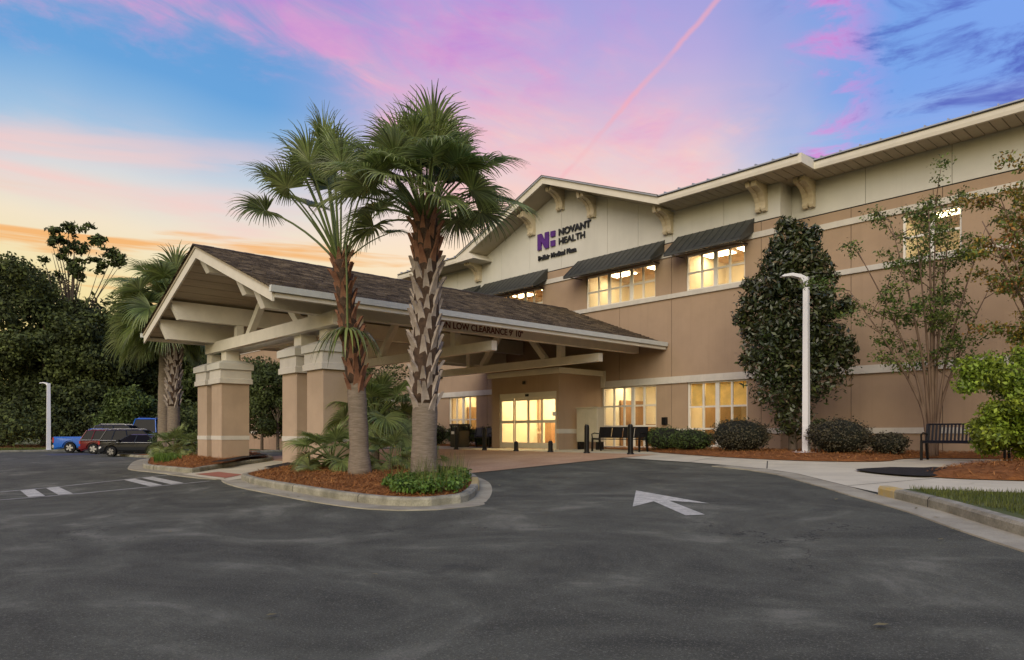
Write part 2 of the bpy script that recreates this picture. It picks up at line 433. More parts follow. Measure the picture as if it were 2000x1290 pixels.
def npmesh(name, V, F, mats, tint=None, smooth=False, mi=None):
    """fast mesh from numpy arrays: V (n,3), F (m,k)"""
    me = bpy.data.meshes.new(name); k = F.shape[1]
    me.vertices.add(len(V)); me.vertices.foreach_set('co', V.astype(np.float32).ravel())
    me.loops.add(F.size); me.loops.foreach_set('vertex_index', F.astype(np.int32).ravel())
    me.polygons.add(len(F)); me.polygons.foreach_set('loop_start', np.arange(0, F.size, k, dtype=np.int32))
    for q in (mats if isinstance(mats, (list, tuple)) else [mats]): me.materials.append(MATS[q])
    if mi is not None: me.polygons.foreach_set('material_index', mi.astype(np.int32))
    if tint is not None:
        a = me.attributes.new('tint', 'FLOAT', 'FACE'); a.data.foreach_set('value', tint.astype(np.float32))
    me.update(calc_edges=True)
    if smooth: me.polygons.foreach_set('use_smooth', [True] * len(me.polygons))
    return me


# ------------------------------------------------------------------ terrain
GY = [(-1e5, .2), (-4, .2), (3, .25), (6, .33), (9, .45), (12, .57), (15, .70), (17, .78), (19, .83), (21, .85), (1e5, .85)]


def gz(x, y):
    for (a, za), (b, zb) in zip(GY, GY[1:]):
        if y <= b:
            z = za + (zb - za) * (y - a) / (b - a); break
    t = min(1, max(0, (x + 50) / 22)); t = t * t * (3 - 2 * t)
    return z * t


def inside(p, poly):
    x, y = p; c = False; n = len(poly)
    for i in range(n):
        x1, y1 = poly[i]; x2, y2 = poly[(i + 1) % n]
        if (y1 > y) != (y2 > y) and x < (x2 - x1) * (y - y1) / (y2 - y1) + x1: c = not c
    return c


def smooth_poly(pts, closed=True, step=.3):
    """Catmull-Rom through points, resampled"""
    out = []; n = len(pts)
    for i in range(n if closed else n - 1):
        p0, p1, p2, p3 = (pts[(i + k - 1) % n] if closed else pts[min(max(i + k - 1, 0), n - 1)] for k in range(4))
        L = math.hypot(p2[0] - p1[0], p2[1] - p1[1]); k = max(1, int(L / step))
        for j in range(k):
            t = j / k
            out.append(tuple(.5 * (2 * p1[a] + (p2[a] - p0[a]) * t + (2 * p0[a] - 5 * p1[a] + 4 * p2[a] - p3[a]) * t * t + (3 * p1[a] - p0[a] - 3 * p2[a] + p3[a]) * t ** 3) for a in (0, 1)))
    if not closed: out.append(tuple(pts[-1]))
    return out


def resample(pts, step=.5, closed=True):
    out = []; n = len(pts)
    for i in range(n if closed else n - 1):
        a, b = pts[i], pts[(i + 1) % n]; k = max(1, int(math.hypot(b[0] - a[0], b[1] - a[1]) / step))
        out += [(a[0] + (b[0] - a[0]) * j / k, a[1] + (b[1] - a[1]) * j / k) for j in range(k)]
    return out if closed else out + [tuple(pts[-1])]


def sheet(name, outline, m, dz, step=.5, mound=0.0, rough=0.0, skirt=0.0, parent=None, kind='structure'):
    """a ground sheet following the terrain inside an outline"""
    ol = resample(outline, step)
    xs = [p[0] for p in ol]; ys = [p[1] for p in ol]
    pts = list(ol)
    y = math.ceil(min(ys) / step) * step
    while y < max(ys):
        x = math.ceil(min(xs) / step) * step
        while x < max(xs):
            if inside((x, y), ol): pts.append((x, y))
            x += step
        y += step
    n = len(ol)
    vs, es, fs, *_ = mgeo.delaunay_2d_cdt([Vector(p) for p in pts], [(i, (i + 1) % n) for i in range(n)], [], 1, 1e-4)
    oa = np.array(ol)
    V = []
    for v in vs:
        z = gz(v.x, v.y) + dz
        if mound or rough:
            dd = float(np.min(np.hypot(oa[:, 0] - v.x, oa[:, 1] - v.y)))
            z += mound * (1 - math.exp(-dd / .5)) + (rough * mnoise.noise((v.x * 2.3, v.y * 2.3, 3)) * min(1, dd / .3))
        V.append((v.x, v.y, z))
    b = MB(); b.add(V, [tuple(f) for f in fs])
    if skirt:
        i0 = len(b.v); ring = [(p[0], p[1], gz(*p) + dz) for p in ol]
        low = [(p[0], p[1], gz(*p) - skirt) for p in ol]
        b.add(ring + low, [(i, (i + 1) % n, n + (i + 1) % n, n + i) for i in range(n)])
    o = b.build(name, m, parent, smooth=True)
    if parent is None: tag(o, kind=kind)
    return o


def sweep(name, path, prof, m, parent=None, closed=False, base=0.0):
    """profile (offset to the left of travel, height) swept along a ground path"""
    n = len(path); k = len(prof); V = []; F = []
    for i, p in enumerate(path):
        a = path[(i - 1) % n] if (closed or i > 0) else path[i]; c = path[(i + 1) % n] if (closed or i < n - 1) else path[i]
        tx, ty = c[0] - a[0], c[1] - a[1]; L = math.hypot(tx, ty) or 1; nx, ny = -ty / L, tx / L
        for o, h in prof:
            x, y = p[0] + nx * o, p[1] + ny * o
            V.append((x, y, gz(p[0], p[1]) + h + base))
    for i in range(n if closed else n - 1):
        for j in range(k - 1):
            q = (i + 1) % n
            F.append((i * k + j, q * k + j, q * k + j + 1, i * k + j + 1))
    if not closed: F += [tuple(range(k)), tuple(range((n - 1) * k, n * k))[::-1]]
    b = MB(); b.add(V, F)
    return b.build(name, m, parent)
# ================================================================== GROUND
def grid_sheet(name, xs, ys, m, dz):
    V = [(x, y, gz(x, y) + dz) for y in ys for x in xs]; nx = len(xs)
    F = [(j * nx + i, j * nx + i + 1, (j + 1) * nx + i + 1, (j + 1) * nx + i) for j in range(len(ys) - 1) for i in range(nx - 1)]
    b = MB(); b.add(V, F); o = b.build(name, m); tag(o, kind='structure'); return o


far = [-3000, -1200, -500, -250, -150, -110]
grid_sheet('ground', far + [x * 2.0 for x in range(-50, 41, 1)] + [110, 200, 500, 1500], [-2000, -600, -200, -80] + [y * 1.0 for y in range(-40, 60, 1)] + [80, 150, 400, 1200, 3000], 'turf', -.06)
grid_sheet('parking_lot', [x * 1.0 for x in range(-72, 31)], [y * 1.0 for y in range(-40, 24)], 'asphalt', 0)

# pavement round the entrance, then the paved forecourt under the canopy
side_pts = [(-34, 18.4), (-13.4, 18.4), (-13.3, 16.5), (-12.2, 16.25), (-10.5, 15.85), (-9.2, 15.4), (-7.9, 14.85), (-6.8, 14.1), (-5.8, 13.1), (-5.0, 12.3), (-4.25, 11.62), (-2.6, 12.0), (3, 12.6), (14, 13.8), (14, 23.5), (-11.6, 23.5), (-11.6, 22.7), (-34, 22.7)]
sheet('pavement', side_pts, 'concrete', .014, .5)
pv = [(-27.5, 10.6), (-13.4, 10.6), (-13.4, 18.38), (-27.5, 18.38)]
sheet('paved_forecourt', pv, 'pavers', .016, .5)

# tooled joints of the concrete walk
for k, (a, b_) in enumerate([((-7.9, 14.9), (-9.0, 17.0)), ((-5.1, 12.4), (-4.3, 14.4)), ((-10.6, 15.9), (-11.2, 18.6)), ((-2.3, 12.1), (-2.7, 14.6)), ((.4, 12.4), (.2, 14.9))]):
    sweep('pavement_joint', resample([a, b_], .4, False), [(.012, .0165), (-.012, .0165)], 'dark_joint', bpy.data.objects['pavement'])

# --- islands
main_isl = smooth_poly([(-17.4, 6.75), (-15.5, 6.35), (-13.0, 6.15), (-11.2, 6.05), (-9.7, 6.12), (-9.05, 6.5), (-8.95, 7.0), (-9.35, 7.6), (-10.6, 8.75), (-12.0, 9.75), (-13.6, 10.35), (-17, 10.45), (-20.4, 10.4), (-21.2, 10.1), (-19.4, 8.5), (-17.9, 7.2)], True, .3)
left_isl = smooth_poly([(-21.0, 6.75), (-23.0, 6.6), (-24.9, 6.55), (-27.0, 7.05), (-30.5, 8.1), (-33.5, 9.3), (-35.5, 11.2), (-34.5, 12.6), (-30, 12.2), (-26.0, 11.2), (-24.2, 10.4), (-23.0, 9.0), (-21.6, 7.4)], True, .3)
walk = [(-17.2, 6.35), (-17.6, 7.0), (-21.2, 10.2), (-21.0, 10.6), (-27.4, 10.6), (-24.0, 10.2), (-21.2, 7.0), (-20.8, 6.4)]
sheet('walkway', walk, 'concrete', .02, .4)
sheet('ramp_pad', [(-18.0, 6.6), (-18.7, 7.3), (-20.5, 7.3), (-20.3, 6.6)], 'ramp_red', .028, .4)

KP = [(0, -.05), (0, .11), (-.025, .145), (-.14, .15), (-.16, .10), (-.16, -.05)]           # kerb, travelling with the bed on the right


def kerbed(name, poly, bedmat, mound, gap=None, gutter=None):
    """a planting bed ringed by a kerb; poly runs counter-clockwise so the bed is on the left"""
    a = sum(p[0] * q[1] - q[0] * p[1] for p, q in zip(poly, poly[1:] + poly[:1]))
    if a < 0: poly = poly[::-1]
    n = len(poly)
    k = sweep(name, poly, [(-o, h) for o, h in KP], 'kerb_concrete', closed=True); tag(k, kind='structure')
    inner = []
    for i, p in enumerate(poly):
        q0, q1 = poly[i - 1], poly[(i + 1) % n]; tx, ty = q1[0] - q0[0], q1[1] - q0[1]; L = math.hypot(tx, ty)
        inner.append((p[0] - ty / L * .15, p[1] + tx / L * .15))
    return poly, inner


pm, inm = kerbed('kerb', main_isl, 'straw', .1)
pl_, inl = kerbed('kerb', left_isl, 'straw', .1)
sheet('pine_straw_bed', inm[::2], 'straw', .10, .35, mound=.10, rough=.06)
sheet('pine_straw_bed', inl[::2], 'straw', .10, .4, mound=.12, rough=.06)
# concrete gutter round the street side of both islands
gm = [p for p in pm if p[1] < 9.9 and (p[0] > -13.9 or p[1] < 7.2)]
i0 = min(range(len(pm)), key=lambda i: math.hypot(pm[i][0] + 17.6, pm[i][1] - 6.9)); seq = [pm[(i0 + k) % len(pm)] for k in range(len(pm))]
i1 = min(range(len(seq)), key=lambda i: math.hypot(seq[i][0] + 13.4, seq[i][1] - 10.3)); gpath = [(-21.2, 6.60), (-20.0, 6.62), (-18.8, 6.66)] + seq[:i1 + 1]
tag(sweep('gutter', gpath, [(.0, .012), (-.45, .004), (-.46, -.03)], 'gutter_concrete'), kind='structure')
j0 = min(range(len(pl_)), key=lambda i: math.hypot(pl_[i][0] + 34.5, pl_[i][1] - 10.2)); seq = [pl_[(j0 + k) % len(pl_)] for k in range(len(pl_))]
j1 = min(range(len(seq)), key=lambda i: math.hypot(seq[i][0] + 21.3, seq[i][1] - 6.75))
tag(sweep('gutter', seq[:j1 + 1], [(0, .012), (-.45, .004), (-.46, -.03)], 'gutter_concrete'), kind='structure')
# yellow-painted kerb nose
q0 = min(range(len(pm)), key=lambda i: math.hypot(pm[i][0] + 10.2, pm[i][1] - 8.4))
tag(sweep('painted_kerb_end', [pm[(q0 + k) % len(pm)] for k in range(-1, 4)], [(-.004, .0), (-.004, .11), (.025, .149), (.14, .154)], 'yellow_paint'), kind='structure')

# --- right verge with its kerb
rk = smooth_poly([(-4.25, 11.45), (-3.9, 11.1), (-3.0, 10.15), (-1.95, 8.85), (-.6, 7.35), (1.2, 5.6), (4.5, 3.2), (9, 1.0), (16, -1)], False, .3)
k = sweep('kerb', rk, [(0, -.05), (0, .11), (.025, .145), (.14, .15), (.16, .10), (.16, -.05)], 'kerb_concrete'); tag(k, kind='structure')
tag(sweep('gutter', [(-9.2, 15.38), (-7.9, 14.83), (-6.8, 14.08), (-5.8, 13.08), (-5.0, 12.28)] + rk, [(0, .012), (-.42, .005), (-.43, -.03)], 'gutter_concrete'), kind='structure')
tag(sweep('painted_kerb_end', rk[:2], [(-.004, .0), (-.004, .11), (.025, .149), (.14, .154)], 'yellow_paint'), kind='structure')
verge = [(p[0] + .12, p[1] + .1) for p in rk] + [(16, 13.9), (14, 13.75), (3, 12.55), (-2.6, 11.95), (-3.7, 11.75)]
sheet('grass_verge', verge, 'turf', .10, .5)
# kerb joints
# --- planting beds by the building
bed_r = smooth_poly([(-4.75, 14.9), (-4.2, 14.35), (-2.8, 14.45), (.5, 14.9), (7, 15.7), (13.5, 16.5), (13.5, 18.6), (3, 17.9), (-2.5, 18.1), (-4.0, 18.0), (-4.75, 16.8)], True, .35)
sheet('pine_straw_bed', bed_r, 'straw', .03, .4, mound=.16, rough=.06)
sheet('black_mulch_patch', smooth_poly([(-6.1, 15.2), (-5.3, 14.5), (-4.5, 14.3), (-4.2, 14.7), (-4.2, 15.9), (-4.7, 16.3), (-5.5, 15.9)], True, .3), 'black_mulch', .05, .35, mound=.07, rough=.03)
bed_b = smooth_poly([(-19.2, 22.65), (-19.2, 21.9), (-17.4, 21.4), (-15.6, 20.6), (-14, 19.4), (-12, 18.4), (-10.2, 17.75), (-8.2, 17.35), (-6.6, 17.9), (-6.4, 19.8), (-4, 20.6), (4, 20.9), (13.5, 21.2), (13.5, 23.5), (-5, 23.5), (-11.5, 23.4), (-11.7, 22.7), (-15, 22.7)], True, .4)
sheet('pine_straw_bed', bed_b, 'straw', .03, .4, mound=.10, rough=.05)
bed_l = smooth_poly([(-24.0, 22.7), (-24.4, 21.6), (-28, 20.9), (-34, 20.4), (-44, 19.6), (-60, 19), (-60, 23.4), (-34, 23.4), (-31.5, 22.7)], True, .5)
sheet('pine_straw_bed', bed_l, 'straw', .03, .5, mound=.12, rough=.05)
sheet('black_mulch_patch', smooth_poly([(-21.6, 7.9), (-23.2, 9.1), (-24.0, 10.2), (-25.2, 10.5), (-24.5, 9.6), (-23.0, 8.4), (-22.0, 7.6)], True, .3), 'black_mulch', .245, .3)
sheet('black_mulch_patch', smooth_poly([(-18.1, 7.6), (-19.5, 8.9), (-20.8, 10.0), (-19.8, 10.0), (-18.6, 8.9), (-17.6, 7.6)], True, .3), 'black_mulch', .22, .3)
# median at the far lot and the far lawn
med = smooth_poly([(-39, 13.6), (-42, 12.4), (-50, 12.2), (-55.0, 12.6), (-56, 14), (-55, 20), (-50, 22), (-40, 20)], True, .6)
pmd, inmd = kerbed('kerb', med, 'straw', .1)
sheet('pine_straw_bed', inmd[::2], 'straw', .10, .8, mound=.1, rough=.05)
sweepk = [(-68.5, -38), (-68.5, 6), (-68.9, 10.3), (-69.2, 12.5), (-69.2, 40)]
tag(sweep('kerb', resample(sweepk, 1.0, False), [(-o, h) for o, h in KP], 'kerb_concrete'), kind='structure')
sheet('far_lawn', [(-68.6, -39), (-68.6, 6), (-69.0, 10.3), (-69.3, 12.5), (-69.3, 40), (-110, 40), (-110, -39)], 'turf', .08, 2.0)
sheet('pine_straw_bed', [(-79, -38), (-78.5, 10), (-79, 38), (-108, 38), (-108, -38)], 'straw', .12, 2.5)

# --- road markings (each its own sheet, 4 mm up)
ax = Vector((-.79, .61)); pp = Vector((.61, .79)); tip = Vector((-7.75, 9.98))
arrow = [(0, 0), (2.05, .58), (1.55, .12), (3.1, .13), (3.1, -.13), (1.55, -.12), (2.05, -.58)]
sheet('arrow_marking', [tuple(tip - ax * a + pp * b_) for a, b_ in arrow], 'white_paint', .006, .5)
LA = lambda y: -20.25 + (4.8 - y) * .62
LB = lambda y: -17.3 + (4.8 - y) * .32
sweep0 = tag(sweep('crossing_line', resample([(LA(6.1), 6.1), (LA(-4), -4)], .5, False), [(.06, .006), (-.06, .006)], 'faded_paint'), kind='structure')
tag(sweep('crossing_line', resample([(LB(6.1), 6.1), (LB(-4), -4)], .5, False), [(.06, .006), (-.06, .006)], 'faded_paint'), kind='structure')
for ya, yb in ((2.40, 2.69), (2.93, 3.20), (4.80, 5.10), (5.30, 5.62)):
    sheet('crossing_stripe', [(LA(ya) + .1, ya), (LB(ya) - .1, ya - .13), (LB(yb) - .1, yb - .13), (LA(yb) + .1, yb)], 'white_paint', .007, .5)
sheet('parking_bay_marking', [(-61, 9.2), (-56.2, 9.0), (-56.0, 11.8), (-61, 12.0)], 'blue_paint', .008, .8)
for xx in (-57.2, -59.8, -62.4, -65.0):
    tag(sweep('bay_line', resample([(xx, 12), (xx - 1, 17)], .6, False), [(.05, .007), (-.05, .007)], 'faded_paint'), kind='structure')

# contraction joints across the kerbs
for kb, path, sg_ in ((bpy.data.objects['kerb'], pm, 1), (bpy.data.objects['kerb.001'], pl_, 1), (bpy.data.objects['kerb.002'], rk, 1)):
    for i in range(4, len(path) - 2, 9):
        a, b_ = path[i], path[i + 1]; L = math.hypot(b_[0] - a[0], b_[1] - a[1]); e2 = (a[0] + (b_[0] - a[0]) / L * .014, a[1] + (b_[1] - a[1]) / L * .014)
        sweep('kerb_joint', [a, e2], [(-.003, .0), (-.003, .111), (.024, .148), (.14, .153), (.163, .10)], 'dark_joint', kb)
# ================================================================== MEDICAL BUILDING
ZF = .85
WY, WW = 22.8, 23.6                 # front planes: centre block, set-back wings
CX0, CX1 = -31.6, -11.6             # centre block ends
GX, GTOP, GS = -21.85, 12.72, .39   # gable ridge, its top, roof pitch
bld = thing('medical_building', (-21.85, 24, ZF), 'tan stucco two storey medical building with cream gable and lit windows', 'building')


def panel(poly, y0, y1, m, name='wall_panel', parent=bld):
    return MB().prism(poly, 'y', y0, y1).build(name, m, parent)


def wall_rows(Y, xj, rows, opens, x0, x1, top=None):
    """stucco panels between joints and bands, cut round the openings"""
    G = .011
    for z0, z1, m in rows:
        br = sorted({x0, x1} | {x for x in xj if x0 < x < x1} | {x for o in opens for x in o[:2] if o[2] < z1 and o[3] > z0 and x0 < x < x1})
        for a, b in zip(br, br[1:]):
            mid = (a + b) / 2
            seg = [(z0, z1)]
            for o in opens:
                if o[0] < mid < o[1]:
                    ns = []
                    for s0, s1 in seg:
                        if o[2] >= s1 or o[3] <= s0: ns.append((s0, s1)); continue
                        if o[2] > s0 + .01: ns.append((s0, o[2]))
                        if o[3] < s1 - .01: ns.append((o[3], s1))
                    seg = ns
            ga = G if a in xj else 0; gb = G if b in xj else 0
            for s0, s1 in seg:
                panel([(a + ga, s0), (b - gb, s0), (b - gb, s1), (a + ga, s1)], Y, Y + .25, m)
    jb = MB()
    for x in xj:
        if x0 < x < x1:
            for z0, z1, m in rows:
                if not any(o[0] < x < o[1] and o[2] < z1 and o[3] > z0 for o in opens):
                    jb.box(x - .02, x + .02, Y + .02, Y + .06, z0, z1)
    if jb.v: tag(jb.build('joint_filler', 'joint', bld), kind='stuff')


# openings: x0, x1, z0, z1
UP = [(-30.30, -27.90, 6.86, 8.22), (-26.72, -23.05, 6.86, 8.22), (-20.38, -16.76, 6.86, 8.22), (-15.34, -12.91, 6.86, 8.22)]
DN = [(-30.15, -27.86, 1.02, 3.42), (-19.49, -16.71, .92, 3.42), (-15.28, -12.82, 1.02, 3.42)]
ROWS = [(.2, ZF + .65, 'stucco'), (ZF + .65, ZF + .83, 'band'), (ZF + .83, 3.42, 'stucco'), (3.68, 6.69, 'stucco'), (6.86, 8.30, 'stucco'), (8.50, 8.83, 'stucco')]
rows_c = [r for r in ROWS if r[2] != 'band']
xj = [-28.4, -26.0, -22.6, -18.5, -15.9, -14.1, -13.6]
vest = (-23.6, -19.5, .2, 4.0)
wall_rows(WY, [-27.0, -24.4, -18.55, -16.0, -12.3], rows_c[:3] + rows_c[3:], UP + DN + [(-23.3, -19.8, .2, 3.9)], CX0, CX1)
RW = [(-8.05, -6.45, 6.86, 8.22), (-3.2, -1.2, 6.86, 8.22), (3.0, 5.0, 6.86, 8.22)]
wall_rows(WW, [-9.6, -7.2, -6.95, -4.5, -1.5, 1.5, 4.5, 7.5, 10.5], rows_c, RW, CX1, 13.0)
wall_rows(WW, [-34, -37, -40, -43, -46, -49, -52, -55, -58], rows_c, [(-47.5, -45.5, 1.02, 3.42), (-40.5, -38.4, 1.02, 3.42)], -61.0, CX0)
# return walls at the corners of the centre block
for xc in (CX1, CX0):
    sgn = 1 if xc == CX1 else -1
    for z0, z1, m in rows_c:
        MB().box(xc - .25 * sgn, xc, WY + .25, WW + .25, z0, z1).build('wall_panel', m, bld)
    MB().box(xc - .25 * sgn, xc, WY + .25, WW + .25, 8.87, 10.06).build('wall_panel', 'cream', bld)


# raised bands that run along the facade
def band(z0, z1, spans, Y, proud=.05, name='band_course', m='band', ends=()):
    for a, b in spans:
        MB().box(a, b, Y - proud, Y + .25, z0, z1).build(name, m, bld)


E = .05
band(ZF + .65, ZF + .83, [(CX0 - E, -30.2), (-27.8, -23.65), (-16.66, -15.33), (-12.77, CX1 + E)], WY, .04)
band(3.42, 3.68, [(CX0 - E, -23.65), (-19.45, CX1 + E)], WY, .07)
band(6.69, 6.86, [(CX0 - E, CX1 + E)], WY, .07)
band(8.30, 8.50, [(CX0 - E, CX1 + E)], WY, .05)
for a, b in ((CX1 + .06, 13.0), (-61, CX0 - .06)):
    if a > -30:
        band(ZF + .65, ZF + .83, [(a, b)], WW, .04)
    else:
        band(ZF + .65, ZF + .83, [(-61, -47.6), (-45.4, -40.6), (-38.3, b)], WW, .04)
    band(3.42, 3.68, [(a, b)], WW, .07); band(6.69, 6.86, [(a, b)], WW, .07); band(8.30, 8.50, [(a, b)], WW, .05)
band(8.83, 8.87, [(CX0, CX1)], WY, -.03, 'shadow_joint', 'dark_joint')
band(8.83, 8.87, [(CX1, 13), (-61, CX0)], WW, -.03, 'shadow_joint', 'dark_joint')

# cream upper wall, with the gable
def gtop(x): return GTOP - .33 - GS * abs(x - GX)
cj = [-31.6, -29.4, -27.7, -25.9, -23.9, -21.85, -19.2, -17.6, -15.95, -13.75, -11.6]
for a, b in zip(cj, cj[1:]):
    za = gtop(a) if -27.9 < a < -15.8 else 10.06; zb = gtop(b) if -27.9 < b < -15.8 else 10.06
    if b <= -27.7 + 1e-6: za = zb = 10.06
    if a >= -15.95 - 1e-6: za = zb = 10.06
    panel([(a + .008, 8.87), (b - .008, 8.87), (b - .008, max(zb, 10.06)), (a + .008, max(za, 10.06))], WY, WY + .25, 'cream')
jb = MB()
for x in cj[1:-1]: jb.box(x - .02, x + .02, WY + .02, WY + .06, 8.87, max(10.05, gtop(x) - .02))
tag(jb.build('joint_filler', 'joint', bld), kind='stuff')
for lo, hi in ((CX1, 13.0), (-61.0, CX0)):
    x = lo
    while x < hi - .1:
        x2 = min(hi, x + 2.45); panel([(x + .008, 8.87), (x2 - .008, 8.87), (x2 - .008, 10.06), (x + .008, 10.06)], WW, WW + .25, 'cream'); x = x2
    jb = MB(); x = lo + 2.45
    while x < hi - .1: jb.box(x - .02, x + .02, WW + .02, WW + .06, 8.87, 10.05); x += 2.45
    tag(jb.build('joint_filler', 'joint', bld), kind='stuff')

# --- flat eaves: soffit boards, fascia gutter, standing metal roof edge
def eave(x0, x1, ye, yw, right_end=False, left_end=False):
    bw = .30; n = int((x1 - x0) / bw); bw = (x1 - x0) / n
    me = None
    for i in range(n):
        if me is None:
            o = MB().box(-bw / 2 + .012, bw / 2 - .012, ye + .1, yw + .02, 0, .025).build('soffit_board', 'soffit', bld, local=True); me = o.data
        else:
            o = link('soffit_board', me, bld)
        o.location = Vector((x0 + (i + .5) * bw, 0, 10.03)) - worldloc(bld)
    MB().box(x0, x1, ye + .1, yw + .2, 10.065, 10.1).build('soffit_backing', 'dark_joint', bld)
    MB().prism([(ye, 10.02), (ye + .1, 10.02), (ye + .1, 10.32), (ye - .02, 10.32), (ye - .02, 10.12)], 'x', x0, x1).build('fascia_gutter', 'trim', bld)
    MB().prism([(ye - .05, 10.33), (ye + 9, 10.33 + 9 * .12), (ye + 9, 10.29 + 9 * .12), (ye - .05, 10.29)], 'x', x0 - .02, x1 + .02).build('roof_edge', 'roof_metal', bld)
    MB().box(x0, x1, ye - .055, ye - .03, 10.255, 10.29).build('drip_edge', 'dark_joint', bld)
    sm = None
    s = x0 + .3
    while s < x1:
        if sm is None:
            o = MB().prism([(ye - .05, .0), (ye + 8.5, 8.5 * .12), (ye + 8.5, 8.5 * .12 + .05), (ye - .05, .05)], 'x', -.015, .015).build('roof_seam', 'roof_metal', bld, local=True); sm = o.data
        else:
            o = link('roof_seam', sm, bld)
        o.location = Vector((s, 0, 10.335)) - worldloc(bld); s += .6


eave(-15.75, -10.4, 21.6, WY)
eave(-33.2, -27.95, 21.6, WY)
eave(-10.38, 13.5, 22.5, WW)
eave(-61.5, -33.22, 22.5, WW)
for xe, s in ((-10.4, 1), (-33.2, -1)):
    MB().box(xe, xe + .1 * s, 21.6, 22.52, 10.02, 10.32).build('fascia_gutter', 'trim', bld)
    MB().box(xe - 1.3 * s, xe - .002 * s, 22.78, 23.62, 10.03, 10.055).build('soffit_board', 'soffit', bld)

# --- gable roof: two slopes with boxed rake, sloping soffit boards
for s in (-1, 1):
    x_lo = GX + s * 6.12; z_lo = GTOP - GS * 6.12
    MB().prism([(GX, GTOP), (x_lo, z_lo), (x_lo, z_lo - .06), (GX, GTOP - .06)], 'y', 21.55, 34).build('gable_roof', 'roof_metal', bld)
    MB().prism([(GX, GTOP - .06), (x_lo, z_lo - .06), (x_lo, z_lo - .34), (GX, GTOP - .34)], 'y', 21.62, 21.70).build('rake_fascia', 'trim', bld)
    MB().prism([(GX, GTOP - .30), (x_lo, z_lo - .30), (x_lo, z_lo - .325), (GX, GTOP - .325)], 'y', 21.701, WY + .05).build('rake_soffit', 'soffit', bld)
    MB().prism([(GX, GTOP + .012), (x_lo, z_lo + .012), (x_lo, z_lo - .0), (GX, GTOP - .0)], 'y', 21.53, 21.60).build('drip_edge', 'dark_joint', bld)
# boxed eave return at the left foot of the gable
MB().prism([(-27.95, 10.02), (-26.6, 10.02), (-27.0, 10.36), (-27.95, 10.36)], 'y', 21.6, WY).build('eave_return', 'trim', bld)
MB().box(-62, 14, 24.5, 38, 8.9, 10.28).build('roof_deck', 'roof_metal', bld)
MB().box(-61, 13, 26.9, 38, .2, 8.9).build('rear_wall', 'stucco', bld)
for xa in (-61.0, 12.75):
    MB().box(xa, xa + .25, WW + .251, 26.9, .2, 10.0).build('end_wall', 'stucco', bld)

# --- S-shaped brackets
prof = [(0, 0), (0, -.86), (-.06, -.90), (-.15, -.88), (-.19, -.80), (-.17, -.70), (-.18, -.58), (-.26, -.42), (-.42, -.28), (-.62, -.20), (-.80, -.17), (-.84, -.10), (-.84, 0)]
def bracket(x, ywall, ztop, slope=0.0):
    b = MB()
    for dx in (-.115, .115):
        b.prism(prof, 'x', x + dx - .075, x + dx + .075)
    b.prism([(p[0] * .92, p[1] * .92) for p in prof], 'x', x - .045, x + .045)
    b.v = [(vx, ywall - .003 + vy, ztop + vz + (slope * (vx - x) if vz > -.12 else 0)) for vx, vy, vz in b.v]
    b.build('bracket', 'bracket', bld)


for dx in (0, -1.85, 1.85, -5.75, 5.75):
    bracket(GX + dx, WY, gtop(GX + dx) - (.0 if dx == 0 else .01) - (.06 if dx == 0 else .075), 0 if dx == 0 else (-GS if dx > 0 else GS))
for x in (-12.25, -31.0): bracket(x, WY, 10.02)
for x in (-10.95, -32.3): bracket(x, WW, 10.02)

# --- awnings: sloping seamed hoods
def awning(x0, x1):
    a = MB().prism([(WY - .01, 9.0), (WY - .95, 8.17), (WY - .95, 8.09), (WY - .88, 8.09), (WY - .01, 8.88)], 'x', x0, x1).build('awning', 'awning_green', bld)
    for xs in (x0 + .02, x1 - .06):
        MB().prism([(WY - .012, 8.87), (WY - .86, 8.11), (WY - .80, 8.11), (WY - .012, 8.52)], 'x', xs, xs + .04).build('awning_side', 'awning_green', a)
    n = int((x1 - x0) / .3)
    for i in range(n + 1):
        x = x0 + (x1 - x0 - .03) * i / n
        MB().prism([(WY - .012, 9.0), (WY - .95, 8.18), (WY - .955, 8.192), (WY - .012, 9.014)], 'x', x, x + .03).build('seam', 'awning_green', a)
    for xs in (x0 + .25, x1 - .25, (x0 + x1) / 2):
        MB().tube([(xs, WY - .02, 8.15), (xs, WY - .85, 8.13)], .02, 6).build('support_arm', 'black_metal', a)


for x0, x1 in ((-30.75, -27.5), (-27.15, -22.7), (-20.85, -16.3), (-15.7, -12.55)): awning(x0, x1)

